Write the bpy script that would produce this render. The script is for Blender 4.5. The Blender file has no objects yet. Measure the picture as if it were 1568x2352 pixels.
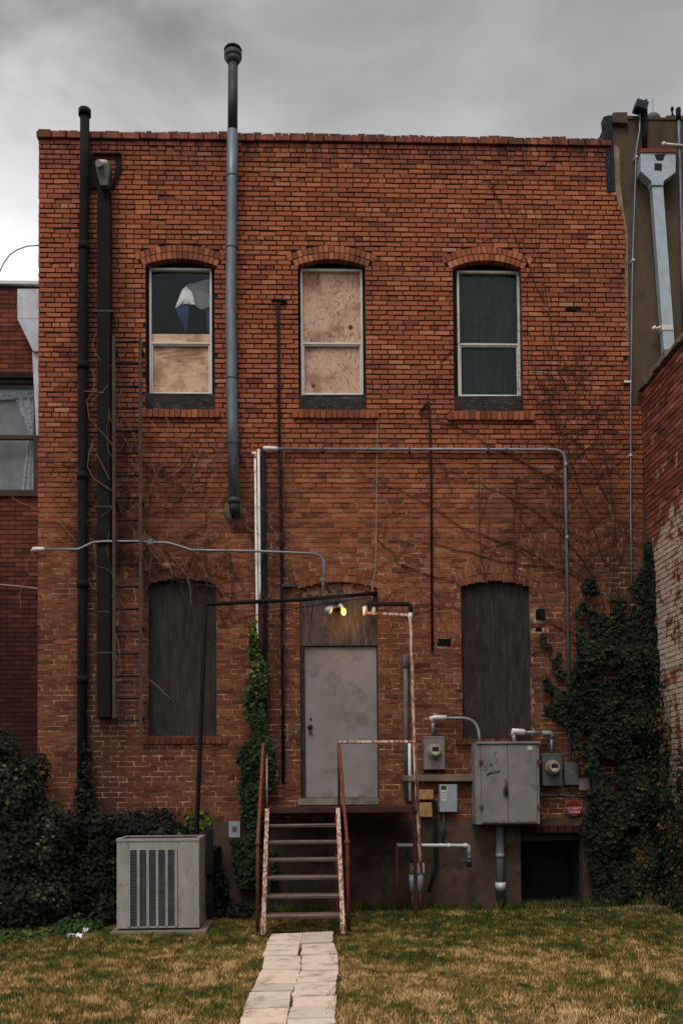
import bpy, math, random
import numpy as np
from mathutils import Vector, Matrix, Euler
R = math.radians
random.seed(7)
rng = np.random.default_rng(7)
sc = bpy.context.scene
COL = sc.collection

# ---------------------------------------------------------------- camera
FPX, UW, UH = 2287.0, 1568.0, 2352.0
PITCH, YAW, ROLL = R(2.0), R(-2.1), R(-0.5)
cam_d = bpy.data.cameras.new('camera'); cam = bpy.data.objects.new('camera', cam_d); COL.objects.link(cam)
cam_d.sensor_fit = 'HORIZONTAL'; cam_d.sensor_width = 24.0; cam_d.lens = FPX / UW * 24.0
SHX, SHY = 0.0, (629 - FPX * math.tan(PITCH)) / UW
cam_d.shift_x = SHX; cam_d.shift_y = SHY
cam_d.clip_start = 0.1; cam_d.clip_end = 3000
CL = Vector((0, -13.3, 1.6))
CM = (Matrix.Rotation(YAW, 3, 'Z') @ Matrix.Rotation(math.pi / 2 + PITCH, 3, 'X') @ Matrix.Rotation(ROLL, 3, 'Z'))
cam.location = CL; cam.rotation_euler = CM.to_euler()
sc.camera = cam
SHY_SIGN = 1

def ray(u, v):
    return CM @ Vector(((u - UW / 2) / FPX + SHX * UW / FPX, (UH / 2 - v) / FPX + SHY * UW / FPX, -1.0))
def P(u, v, y=0.0):                 # a measured spot of the photograph on the wall plane at depth y
    d = ray(u, v); t = (y - CL.y) / d.y
    return CL + d * t
def G(u, v, z=0.0):
    d = ray(u, v); t = (z - CL.z) / d.z
    return CL + d * t
def X(u, v0, v1=None, y=0.0):
    if v1 is None: v1 = v0
    return 0.5 * (P(u, v0, y).x + P(u, v1, y).x)
def Z(v, u=784, y=0.0): return P(u, v, y).z

# ---------------------------------------------------------------- world
w = bpy.data.worlds.new('World'); sc.world = w; w.use_nodes = True
SUN_EL, SUN_AZ = R(60), R(200)      # azimuth measured clockwise from +Y : behind the camera, a little left
nt = w.node_tree; nt.nodes.clear()
def N(t, typ, **k):
    n = t.nodes.new(typ)
    for a, b in k.items(): setattr(n, a, b)
    return n
out = N(nt, 'ShaderNodeOutputWorld'); bg = N(nt, 'ShaderNodeBackground')
tc = N(nt, 'ShaderNodeTexCoord'); sep = N(nt, 'ShaderNodeSeparateXYZ')
nt.links.new(tc.outputs['Generated'], sep.inputs[0])
def mth(t, op, a, b=None, c=None, clamp=False):
    n = t.nodes.new('ShaderNodeMath'); n.operation = op; n.use_clamp = clamp
    for i, q in enumerate((a, b, c)):
        if q is None: continue
        if isinstance(q, (int, float)): n.inputs[i].default_value = q
        else: t.links.new(q, n.inputs[i])
    return n.outputs[0]
mp = N(nt, 'ShaderNodeMapping'); mp.inputs['Scale'].default_value = (2.2, 2.2, 4.2); mp.inputs['Location'].default_value = (0.3, 0.0, 0.55)
nt.links.new(tc.outputs['Generated'], mp.inputs['Vector'])
no = N(nt, 'ShaderNodeTexNoise'); no.inputs['Scale'].default_value = 2.3; no.inputs['Detail'].default_value = 5; no.inputs['Roughness'].default_value = 0.50; no.inputs['Distortion'].default_value = 0.35
nt.links.new(mp.outputs[0], no.inputs['Vector'])
dx, dy, dz = sep.outputs[0], sep.outputs[1], sep.outputs[2]
# cloud deck: darker overhead and to the right, a bright break low on the left, luminous behind the viewer
low = mth(nt, 'MULTIPLY', mth(nt, 'SUBTRACT', 0.62, dz), 5.5, clamp=True)
left = mth(nt, 'MULTIPLY', mth(nt, 'SUBTRACT', 0.03, dx), 3.6, clamp=True)
br = mth(nt, 'MULTIPLY', mth(nt, 'POWER', low, 1.2), left)
cl = mth(nt, 'MULTIPLY', mth(nt, 'SUBTRACT', no.outputs['Fac'], 0.47), 1.05)
base = mth(nt, 'ADD', mth(nt, 'ADD', 0.375, mth(nt, 'MULTIPLY', low, 0.14)), mth(nt, 'MULTIPLY', br, 0.6))
frontv = mth(nt, 'MAXIMUM', mth(nt, 'ADD', base, mth(nt, 'MULTIPLY', cl, mth(nt, 'ADD', 0.5, mth(nt, 'MULTIPLY', left, 0.9)))), 0.20)
back = mth(nt, 'MULTIPLY', mth(nt, 'MULTIPLY', mth(nt, 'SUBTRACT', 0.35, dy), 0.9, clamp=True), mth(nt, 'MULTIPLY', mth(nt, 'SUBTRACT', dz, 0.12), 2.2, clamp=True))
top = mth(nt, 'MULTIPLY', mth(nt, 'SUBTRACT', dz, 0.72), 2.0, clamp=True)
lowback = mth(nt, 'MULTIPLY', mth(nt, 'MULTIPLY', mth(nt, 'SUBTRACT', 0.0, dy), 3.0, clamp=True), mth(nt, 'MULTIPLY', mth(nt, 'SUBTRACT', 0.45, dz), 3.0, clamp=True))
val = mth(nt, 'ADD', mth(nt, 'MULTIPLY', frontv, mth(nt, 'SUBTRACT', 1.0, mth(nt, 'MULTIPLY', lowback, 0.75))), mth(nt, 'MULTIPLY', mth(nt, 'MAXIMUM', back, top), 0.75))
cc = N(nt, 'ShaderNodeCombineColor')
nt.links.new(mth(nt, 'MULTIPLY', val, 1.0), cc.inputs[0]); nt.links.new(mth(nt, 'MULTIPLY', val, 1.0), cc.inputs[1]); nt.links.new(mth(nt, 'MULTIPLY', val, 1.015), cc.inputs[2])
sky = N(nt, 'ShaderNodeTexSky', sky_type='NISHITA', sun_disc=False, sun_elevation=SUN_EL, sun_rotation=SUN_AZ)
bg2 = N(nt, 'ShaderNodeBackground'); nt.links.new(sky.outputs[0], bg2.inputs[0]); bg2.inputs[1].default_value = 0.08
nt.links.new(cc.outputs[0], bg.inputs[0]); bg.inputs[1].default_value = 1.0
mx = N(nt, 'ShaderNodeMixShader'); mx.inputs[0].default_value = 0.04
nt.links.new(bg.outputs[0], mx.inputs[1]); nt.links.new(bg2.outputs[0], mx.inputs[2]); nt.links.new(mx.outputs[0], out.inputs[0])

sd = bpy.data.lights.new('sun', 'SUN'); sd.energy = 1.6; sd.angle = R(18); sd.color = (1.0, 0.95, 0.88)
so = bpy.data.objects.new('sun', sd); COL.objects.link(so)
dirv = Vector((math.sin(SUN_AZ) * math.cos(SUN_EL), math.cos(SUN_AZ) * math.cos(SUN_EL), math.sin(SUN_EL)))
so.rotation_euler = dirv.to_track_quat('Z', 'Y').to_euler(); so.location = dirv * 50
sc.view_settings.view_transform = 'Standard'; sc.view_settings.look = 'None'
sc.view_settings.exposure = 0.0; sc.view_settings.gamma = 1.0
sc.render.resolution_x = 682; sc.render.resolution_y = 1024

# ---------------------------------------------------------------- materials
MATS = {}
def newmat(name):
    m = bpy.data.materials.new(name); m.use_nodes = True; MATS[name] = m
    t = m.node_tree; return m, t, t.nodes['Principled BSDF']
def ramp(t, fac, stops, interp='LINEAR'):
    n = t.nodes.new('ShaderNodeValToRGB'); n.color_ramp.interpolation = interp
    e = n.color_ramp.elements
    while len(e) < len(stops): e.new(0.5)
    for el, (p, c) in zip(e, stops):
        el.position = p; el.color = (*c, 1) if len(c) == 3 else c
    t.links.new(fac, n.inputs[0]); return n.outputs[0]
def noise(t, scale=5, detail=4, rough=0.6, dist=0.0, stretch=(1, 1, 1), vec=None, off=(0, 0, 0)):
    if vec is None:
        g = t.nodes.new('ShaderNodeNewGeometry'); vec = g.outputs['Position']
    m_ = t.nodes.new('ShaderNodeMapping'); m_.inputs['Scale'].default_value = stretch; m_.inputs['Location'].default_value = off
    t.links.new(vec, m_.inputs['Vector'])
    n = t.nodes.new('ShaderNodeTexNoise'); n.inputs['Scale'].default_value = scale; n.inputs['Detail'].default_value = detail
    n.inputs['Roughness'].default_value = rough; n.inputs['Distortion'].default_value = dist
    t.links.new(m_.outputs[0], n.inputs['Vector']); return n.outputs['Fac']
def mix(t, fac, a, b, mode='MIX'):
    n = t.nodes.new('ShaderNodeMix'); n.data_type = 'RGBA'; n.blend_type = mode
    for i, q in ((0, fac), (6, a), (7, b)):
        if isinstance(q, (int, float)): n.inputs[i].default_value = q
        elif isinstance(q, tuple): n.inputs[i].default_value = (*q, 1)
        else: t.links.new(q, n.inputs[i])
    return n.outputs[2]
def bump(t, b, h, strength=0.4, dist=0.01):
    n = t.nodes.new('ShaderNodeBump'); n.inputs['Strength'].default_value = strength; n.inputs['Distance'].default_value = dist
    t.links.new(h, n.inputs['Height']); t.links.new(n.outputs[0], b.inputs['Normal'])
def sm(t, x, lo, hi):
    n = t.nodes.new('ShaderNodeMapRange'); n.interpolation_type = 'SMOOTHSTEP'
    n.inputs[1].default_value = lo; n.inputs[2].default_value = hi; t.links.new(x, n.inputs[0]); return n.outputs[0]
def attr(t, name):
    n = t.nodes.new('ShaderNodeAttribute'); n.attribute_name = name; return n.outputs['Fac']
def poszy(t):
    g = t.nodes.new('ShaderNodeNewGeometry'); s = t.nodes.new('ShaderNodeSeparateXYZ'); t.links.new(g.outputs['Position'], s.inputs[0]); return s.outputs

def paintmat(name, c, rough=0.5, metal=0.0, var=0.35, scale=6, stretch=(1, 1, 1), c2=None, thr=(0.55, 0.7), bmp=0.15, fine=60):
    """weathered plain surface: base colour with soft blotches, plus a second colour (rust, dirt) in patches"""
    m, t, b = newmat(name)
    n1 = noise(t, scale, 5, 0.65, stretch=stretch)
    dark = tuple(x * (1 - var) for x in c); lite = tuple(min(1, x * (1 + var * 0.6)) for x in c)
    colr = ramp(t, n1, [(0.3, dark), (0.7, lite)])
    if c2 is not None:
        n2 = noise(t, scale * 2.3, 6, 0.7, stretch=stretch, off=(3, 1, 7))
        colr = mix(t, sm(t, n2, *thr), colr, c2)
    t.links.new(colr, b.inputs['Base Color'])
    b.inputs['Roughness'].default_value = rough; b.inputs['Metallic'].default_value = metal
    b.inputs['Specular IOR Level'].default_value = 0.12 if max(c) < 0.12 else 0.3
    if bmp: bump(t, b, noise(t, fine, 3, 0.6), bmp, 0.004)
    return m

def brickmat(name, stops, paint=None, lowdark=None, stain=0.5, streaks=False):
    m, t, b = newmat(name)
    r = attr(t, 'rnd')
    c = ramp(t, r, stops)
    f = noise(t, 38, 5, 0.75)
    c = mix(t, sm(t, f, 0.3, 0.75), mix(t, 0.5, c, (0.5, 0.42, 0.4), 'MULTIPLY'), c)
    big = noise(t, 0.9, 5, 0.62, off=(2, 0, 1))
    c = mix(t, mth(t, 'MULTIPLY', sm(t, big, 0.50, 0.72), stain), c, (0.055, 0.028, 0.020))
    xyz = poszy(t)
    if lowdark:     # lower storeys: browner brick, with shade painted in, darker downward
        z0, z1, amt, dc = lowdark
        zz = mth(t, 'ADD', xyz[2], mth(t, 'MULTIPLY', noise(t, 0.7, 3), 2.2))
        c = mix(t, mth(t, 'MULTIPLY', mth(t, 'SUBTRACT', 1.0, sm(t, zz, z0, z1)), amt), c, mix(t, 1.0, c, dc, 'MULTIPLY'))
    if streaks:     # soot and damp streaks at pipes, low dark bands, right corner shade painted in
        nz = mth(t, 'MULTIPLY', mth(t, 'SUBTRACT', noise(t, 1.6, 4, stretch=(1, 1, .4)), 0.5), 0.9)
        for xc, wd_, ztop_, am in ((-2.72, 0.42, 9.6, 0.62), (-0.45, 0.36, 6.3, 0.5), (-2.2, 0.9, 6.6, 0.35), (3.6, 1.2, 6.4, 0.35), (4.35, .25, 5.4, .6)):
            q = mth(t, 'ABSOLUTE', mth(t, 'SUBTRACT', mth(t, 'ADD', xyz[0], nz), xc))
            kx_ = mth(t, 'SUBTRACT', 1.0, sm(t, q, wd_ * .4, wd_ * 1.2))
            kz_ = mth(t, 'SUBTRACT', 1.0, sm(t, xyz[2], ztop_ - .8, ztop_))
            c = mix(t, mth(t, 'MULTIPLY', mth(t, 'MULTIPLY', kx_, kz_), am), c, (0.045, 0.022, 0.016))
        kt = mth(t, 'MULTIPLY', sm(t, xyz[2], 9.75, 10.4), sm(t, noise(t, 3.2, 5, .7, stretch=(2.5, 1, .5)), .35, .62))
        c = mix(t, mth(t, 'MULTIPLY', kt, .8), c, (0.06, 0.030, 0.022))
    if paint:
        z0, z1, pc = paint
        n2 = noise(t, 4.2, 6, 0.72, dist=0.5)
        fade = mth(t, 'SUBTRACT', 1.0, sm(t, mth(t, 'ADD', mth(t, 'ADD', xyz[2], mth(t, 'MULTIPLY', mth(t, 'SUBTRACT', noise(t, 1.1, 4, off=(7, 3, 1)), .5), 3.0)), mth(t, 'MULTIPLY', xyz[1], .35)), z0, z1))
        k = mth(t, 'ADD', n2, mth(t, 'MULTIPLY', mth(t, 'SUBTRACT', fade, 1.0), 0.20))
        k = mth(t, 'ADD', k, mth(t, 'MULTIPLY', mth(t, 'SUBTRACT', noise(t, 1.3, 3, off=(1, 5, 2)), 0.5), 0.3))
        c = mix(t, sm(t, k, 0.42, 0.49), c, mix(t, sm(t, noise(t, 15, 4), .35, .6), tuple(q * .6 for q in pc), pc))
    t.links.new(c, b.inputs['Base Color']); b.inputs['Roughness'].default_value = 0.9; b.inputs['Specular IOR Level'].default_value = 0.2
    bump(t, b, noise(t, 90, 4, 0.7), 0.55, 0.006)
    return m
BR = [(0.0, (0.16, 0.050, 0.030)), (0.22, (0.25, 0.074, 0.040)), (0.5, (0.365, 0.112, 0.055)), (0.78, (0.46, 0.150, 0.074)), (0.93, (0.52, 0.20, 0.10)), (1.0, (0.44, 0.23, 0.14))]
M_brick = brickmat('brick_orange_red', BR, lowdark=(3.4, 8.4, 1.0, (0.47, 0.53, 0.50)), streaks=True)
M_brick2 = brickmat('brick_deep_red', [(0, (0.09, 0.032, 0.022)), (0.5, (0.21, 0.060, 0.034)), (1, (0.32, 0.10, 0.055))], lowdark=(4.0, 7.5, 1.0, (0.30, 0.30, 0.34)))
M_brick3 = brickmat('brick_side_wall', [(0, (0.10, 0.036, 0.025)), (0.5, (0.24, 0.076, 0.045)), (0.85, (0.36, 0.11, 0.065)), (1, (0.42, 0.2, 0.13))], paint=(4.3, 5.2, (0.62, 0.48, 0.37)))
def mortarmat(name, z0, z1, dark, pale, amt=1.0):
    m, t, b = newmat(name)
    xyz = poszy(t)
    zz = mth(t, 'ADD', xyz[2], mth(t, 'MULTIPLY', mth(t, 'SUBTRACT', noise(t, 0.8, 4, 0.65), 0.5), 5.0))
    k = mth(t, 'MULTIPLY', mth(t, 'SUBTRACT', 1.0, sm(t, zz, z0, z1)), sm(t, noise(t, 5.5, 5, 0.7), 0.36, 0.62))
    c = mix(t, mth(t, 'MULTIPLY', k, amt), dark, mix(t, sm(t, noise(t, 9, 4, .7, off=(4, 4, 4)), .35, .65), pale, tuple(x * 0.28 for x in pale)))
    t.links.new(c, b.inputs['Base Color']); b.inputs['Roughness'].default_value = 1.0
    bump(t, b, noise(t, 60, 4), 0.5, 0.006)
    return m
M_mortar = mortarmat('mortar', 5.0, 7.0, (0.020, 0.014, 0.012), (0.60, 0.37, 0.22))
M_mortar2 = mortarmat('mortar_dark', 0, 0.5, (0.05, 0.035, 0.03), (0.10, 0.07, 0.05))
M_mortar3 = mortarmat('mortar_side', 4.5, 6.5, (0.06, 0.045, 0.04), (0.58, 0.46, 0.36))
M_tar = paintmat('tar', (0.02, 0.02, 0.024), 0.7, var=0.5)
M_stucco = paintmat('stucco_olive', (0.105, 0.075, 0.050), 0.95, var=0.45, scale=1.3, stretch=(1.5, 1, 0.5), c2=(0.055, 0.045, 0.03), thr=(0.5, 0.75), bmp=0.5, fine=35)
M_stucco_pale = paintmat('stucco_pale', (0.26, 0.18, 0.11), 0.95, var=0.4, scale=5, bmp=0.5)
M_found = paintmat('foundation_render', (0.092, 0.060, 0.043), 0.95, var=0.5, scale=1.6, c2=(0.035, 0.026, 0.02), thr=(0.48, 0.68), bmp=0.6, fine=30)
M_black = paintmat('black_iron', (0.014, 0.012, 0.012), 0.85, var=0.4, c2=(0.05, 0.02, 0.014), thr=(0.6, 0.8))
M_galv = paintmat('galvanized_steel', (0.155, 0.175, 0.205), 0.5, 0.55, var=0.35, scale=3, stretch=(6, 6, 1.2), c2=(0.08, 0.08, 0.085), thr=(0.58, 0.8))
M_galvdark = paintmat('galvanized_sooty', (0.06, 0.06, 0.065), 0.6, 0.3, var=0.4)
M_conduit = paintmat('conduit_grey', (0.20, 0.215, 0.23), 0.45, 0.4, var=0.3, scale=5, c2=(0.09, 0.08, 0.075), thr=(0.6, 0.8))
M_fit = paintmat('cast_fitting', (0.60, 0.57, 0.54), 0.5, 0.2, var=0.2)
M_grey = paintmat('grey_enamel', (0.235, 0.215, 0.205), 0.5, 0.1, var=0.28, scale=2.2, c2=(0.10, 0.09, 0.09), thr=(0.54, 0.80))
M_greyl = paintmat('grey_enamel_light', (0.30, 0.33, 0.36), 0.5, 0.1, var=0.2, scale=4)
M_greyd = paintmat('grey_enamel_dark', (0.105, 0.115, 0.115), 0.6, 0.1, var=0.3, scale=4)
M_white = paintmat('white_paint_worn', (0.68, 0.64, 0.58), 0.55, var=0.15, scale=8, c2=(0.20, 0.11, 0.07), thr=(0.62, 0.7))
M_whiterust = paintmat('white_paint_rusting', (0.55, 0.41, 0.33), 0.6, var=0.35, scale=9, stretch=(1.6, 1, 0.28), c2=(0.20, 0.065, 0.035), thr=(0.45, 0.56))
M_nosing = paintmat('tread_edge', (0.25, 0.185, 0.145), 0.8, var=0.4, scale=7, stretch=(.5, 1, 1), c2=(0.14, 0.08, 0.055), thr=(0.55, 0.68))
M_rust = paintmat('rust_red', (0.16, 0.042, 0.022), 0.8, var=0.5, scale=8, c2=(0.42, 0.30, 0.24), thr=(0.62, 0.7))
M_tread = paintmat('tread_weathered', (0.12, 0.085, 0.065), 0.85, var=0.4, scale=4, stretch=(1, 2, 2), c2=(0.07, 0.045, 0.03), thr=(0.56, 0.68))
M_landing = paintmat('landing_rust', (0.055, 0.025, 0.02), 0.8, var=0.5, c2=(0.09, 0.035, 0.025))
M_door = paintmat('door_grey', (0.245, 0.21, 0.195), 0.7, var=0.22, scale=1.8, c2=(0.14, 0.135, 0.12), thr=(0.48, 0.72), bmp=0.25, fine=25)
M_doorframe = paintmat('door_frame_dark', (0.035, 0.034, 0.030), 0.7, var=0.4)
M_brass = paintmat('knob_dark_brass', (0.04, 0.03, 0.022), 0.4, 0.5)
M_boardsheet = paintmat('board_dark_weathered', (0.037, 0.031, 0.029), 0.85, var=0.45, scale=2.6, stretch=(5, 1, 0.8), c2=(0.085, 0.074, 0.072), thr=(0.50, 0.80), bmp=0.5)
M_transom = paintmat('transom_metal', (0.072, 0.060, 0.056), 0.8, var=0.6, scale=3, stretch=(5, 1, 0.8), c2=(0.20, 0.13, 0.10), thr=(0.52, 0.72), bmp=0.3)
M_transomr = paintmat('transom_rusty', (0.26, 0.13, 0.08), 0.85, var=0.6, scale=7, c2=(0.03, 0.022, 0.018), thr=(0.45, 0.6))
M_sillstone = paintmat('sill_stone', (0.040, 0.034, 0.032), 0.9, var=0.6, scale=5, stretch=(1, 1, 3), c2=(0.17, 0.14, 0.13), thr=(0.56, 0.7), bmp=0.5)
M_frame = paintmat('window_frame_white', (0.60, 0.58, 0.52), 0.5, var=0.15, scale=10, c2=(0.22, 0.18, 0.14), thr=(0.64, 0.72))
M_dkwood = paintmat('dark_wood', (0.020, 0.015, 0.012), 0.8, var=0.4, stretch=(1, 1, 4), scale=5)
M_brownframe = paintmat('brown_frame', (0.075, 0.045, 0.035), 0.7, var=0.3)
M_rail = paintmat('ladder_rail', (0.075, 0.055, 0.042), 0.8, var=0.4, scale=6, c2=(0.05, 0.025, 0.02), thr=(0.5, 0.7))
M_interior = paintmat('interior_dark', (0.02, 0.02, 0.022), 0.9, bmp=0)
M_concrete = paintmat('concrete_old', (0.20, 0.16, 0.125), 0.95, var=0.4, scale=4, c2=(0.07, 0.055, 0.04), bmp=0.6, fine=30)
M_ledge = paintmat('ledge_mossy', (0.19, 0.15, 0.095), 0.95, var=0.5, scale=4, c2=(0.07, 0.07, 0.035), bmp=0.6, fine=30)
M_foam = paintmat('foam_tan', (0.36, 0.22, 0.095), 0.9, var=0.35, scale=9, bmp=0.6)
M_whpaper = paintmat('white_label', (0.55, 0.52, 0.47), 0.8, var=0.1)
M_ink = paintmat('ink_black', (0.02, 0.02, 0.022), 0.7, bmp=0)
M_plastic = paintmat('white_plastic_litter', (0.75, 0.75, 0.76), 0.6, var=0.1)
M_coping = paintmat('coping_metal', (0.58, 0.60, 0.58), 0.5, 0.1, var=0.2)
M_twig = paintmat('dry_vine_stem', (0.22, 0.125, 0.075), 0.9, var=0.4, scale=3, bmp=0)
M_twigdark = paintmat('dark_vine_stem', (0.055, 0.035, 0.024), 0.95, var=0.4, bmp=0)
M_bark = paintmat('bark', (0.06, 0.045, 0.035), 0.95, var=0.4)
M_roof = paintmat('roofing', (0.06, 0.06, 0.06), 0.9)
M_cable = paintmat('thin_white_cable', (0.42, 0.34, 0.30), 0.7, bmp=0)
M_blue = paintmat('blue_black_housing', (0.02, 0.035, 0.06), 0.5)
M_cream = paintmat('meter_ring', (0.34, 0.29, 0.19), 0.45, 0.2, var=0.25)
M_downpipe = paintmat('white_downspout', (0.50, 0.52, 0.56), 0.5, 0.1, var=0.3, scale=4, c2=(0.3, 0.26, 0.22), thr=(0.6, 0.8))
M_steelblue = paintmat('faded_tin', (0.36, 0.42, 0.46), 0.5, 0.25, var=0.2, scale=8, c2=(0.22, 0.24, 0.27), thr=(0.56, 0.8))
M_signred = paintmat('sign_red', (0.12, 0.010, 0.016), 0.5, var=0.25)
M_signpink = paintmat('sign_lettering', (0.75, 0.36, 0.36), 0.5, bmp=0)
M_signrim = paintmat('sign_rim', (0.10, 0.085, 0.09), 0.5, bmp=0)
M_signedge = paintmat('sign_edge', (0.32, 0.10, 0.09), 0.5, bmp=0)

def plymat(name, stretch, light, dk, sc_=3.0, knot=True, off=(0, 0, 0)):
    m, t, b = newmat(name)
    g = t.nodes.new('ShaderNodeNewGeometry')
    n = noise(t, sc_, 2, 0.45, dist=0.6, stretch=stretch, off=off)
    bands = mth(t, 'FRACT', mth(t, 'MULTIPLY', n, 16.0))
    tri = mth(t, 'ABSOLUTE', mth(t, 'SUBTRACT', bands, 0.5))
    c = mix(t, sm(t, tri, 0.36, 0.5), light, dk)
    c = mix(t, sm(t, noise(t, 3.5, 4, 0.6, off=off), 0.42, 0.66), c, mix(t, 1.0, c, (0.58, 0.44, 0.42), 'MULTIPLY'))
    c = mix(t, mth(t, 'MULTIPLY', sm(t, noise(t, 22, 3, 0.7, stretch=(stretch[0]*1.5, 1, stretch[2])), 0.5, 0.8), 0.4), c, dk)
    if knot:
        v = t.nodes.new('ShaderNodeTexVoronoi'); v.inputs['Scale'].default_value = 3.4; t.links.new(g.outputs['Position'], v.inputs['Vector'])
        c = mix(t, sm(t, v.outputs['Distance'], 0.15, 0.085), c, (0.05, 0.025, 0.015))
    t.links.new(c, b.inputs['Base Color']); b.inputs['Roughness'].default_value = 0.85
    return m
M_ply1 = plymat('plywood_horizontal_grain', (0.28, 1, 4.2), (0.66, 0.45, 0.31), (0.40, 0.20, 0.11), 1.7, knot=False)
M_ply2 = plymat('plywood_swirled', (2.3, 1, 0.8), (0.56, 0.38, 0.27), (0.28, 0.135, 0.085), 2.2, off=(5, 0, 2))

def glassmat(name, tint, rough=0.06, refl=0.5):
    m, t, b = newmat(name)
    t.nodes.remove(b)
    o = [n for n in t.nodes if n.type == 'OUTPUT_MATERIAL'][0]
    tr = t.nodes.new('ShaderNodeBsdfTransparent'); tr.inputs[0].default_value = (*tint, 1)
    gl = t.nodes.new('ShaderNodeBsdfGlossy'); gl.inputs['Roughness'].default_value = rough
    gl.inputs['Color'].default_value = (0.8, 0.9, 0.9, 1)
    fr = t.nodes.new('ShaderNodeFresnel'); fr.inputs[0].default_value = 1.5
    ms = t.nodes.new('ShaderNodeMixShader'); t.links.new(mth(t, 'MULTIPLY', fr.outputs[0], refl), ms.inputs[0])
    t.links.new(tr.outputs[0], ms.inputs[1]); t.links.new(gl.outputs[0], ms.inputs[2]); t.links.new(ms.outputs[0], o.inputs[0])
    return m
M_glass = glassmat('window_glass', (0.97, 0.98, 0.98), refl=0.22)
M_glassdusty = glassmat('window_glass_teal', (0.70, 0.76, 0.755), 0.15, refl=0.35)
M_curtain = paintmat('curtain_white', (0.9, 0.88, 0.86), 0.9, var=0.15, bmp=0)
M_curtaing = paintmat('curtain_grey', (0.24, 0.245, 0.26), 0.9, var=0.3, bmp=0)
M_curtainteal = paintmat('curtain_teal', (0.095, 0.108, 0.102), 0.9, var=0.3, stretch=(4, 1, 0.6), bmp=0)
M_curtainblue = paintmat('blue_cloth', (0.03, 0.05, 0.14), 0.9, var=0.3, bmp=0)
M_lace = paintmat('lace_curtain', (0.46, 0.46, 0.50), 0.9, var=0.2, scale=12, c2=(0.13, 0.15, 0.20), thr=(0.5, 0.6), bmp=0)

def leafmat(name, stops, sat=1):
    m, t, b = newmat(name)
    c = ramp(t, attr(t, 'rnd'), stops)
    t.links.new(c, b.inputs['Base Color']); b.inputs['Roughness'].default_value = 0.7; b.inputs['Specular IOR Level'].default_value = 0.12
    return m
M_ivy = leafmat('ivy_leaves', [(0, (0.007, 0.009, 0.006)), (0.55, (0.015, 0.020, 0.010)), (0.85, (0.030, 0.040, 0.015)), (0.96, (0.075, 0.062, 0.02)), (1, (0.14, 0.06, 0.03))])
M_ivyb = leafmat('ivy_leaves_bright', [(0, (0.010, 0.015, 0.007)), (0.45, (0.025, 0.042, 0.011)), (0.75, (0.08, 0.12, 0.018)), (1, (0.24, 0.28, 0.03))])
M_shrub = leafmat('shrub_leaves', [(0, (0.007, 0.008, 0.006)), (0.55, (0.014, 0.017, 0.010)), (0.85, (0.034, 0.044, 0.024)), (1, (0.10, 0.12, 0.05))])
M_weed = leafmat('weed_leaves', [(0, (0.015, 0.03, 0.008)), (0.6, (0.035, 0.07, 0.015)), (1, (0.09, 0.13, 0.03))])
M_grassb = leafmat('grass_blades', [(0, (0.040, 0.045, 0.013)), (0.3, (0.080, 0.100, 0.018)), (0.52, (0.19, 0.148, 0.034)), (0.78, (0.40, 0.23, 0.082)), (1, (0.72, 0.48, 0.24))])
m, t, b = newmat('bulb_lit'); b.inputs['Emission Color'].default_value = (1.0, 0.50, 0.06, 1); b.inputs['Emission Strength'].default_value = 3.2; b.inputs['Base Color'].default_value = (0.9, 0.6, 0.1, 1); M_bulb = m
m, t, b = newmat('bulb_unlit'); b.inputs['Base Color'].default_value = (0.35, 0.34, 0.34, 1); b.inputs['Roughness'].default_value = 0.15; M_bulboff = m
# ground
m, t, b = newmat('ground_soil')
c = ramp(t, noise(t, 7, 6, 0.75), [(0.32, (0.028, 0.026, 0.012)), (0.55, (0.075, 0.058, 0.028)), (0.75, (0.19, 0.125, 0.06))])
t.links.new(c, b.inputs['Base Color']); b.inputs['Roughness'].default_value = 1.0; bump(t, b, noise(t, 40, 5), 0.8, 0.03); M_ground = m
# pavers
def pavermat(name, c):
    m, t, b = newmat(name)
    oi = t.nodes.new('ShaderNodeObjectInfo')
    k = noise(t, 4, 5, 0.65); k2 = noise(t, 14, 5, 0.7, stretch=(0.5, 2.5, 1))
    cr = ramp(t, oi.outputs['Random'], [(0, tuple(x * 0.80 for x in c)), (0.5, c), (1, (c[0] * 1.04, c[1] * 0.99, c[2] * 0.98))])
    cr = mix(t, sm(t, k, 0.47, 0.75), cr, (0.27, 0.18, 0.11))
    cr = mix(t, mth(t, 'MULTIPLY', sm(t, noise(t, 45, 4, .8), .5, .8), .5), cr, (0.2, .15, .11))
    cr = mix(t, mth(t, 'MULTIPLY', sm(t, k2, 0.55, 0.75), 0.4), cr, (0.25, 0.16, 0.10))
    t.links.new(cr, b.inputs['Base Color']); b.inputs['Roughness'].default_value = 0.9; bump(t, b, k2, 0.3, 0.006)
    return m
M_paver = pavermat('paver_cream', (0.66, 0.54, 0.44))

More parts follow.
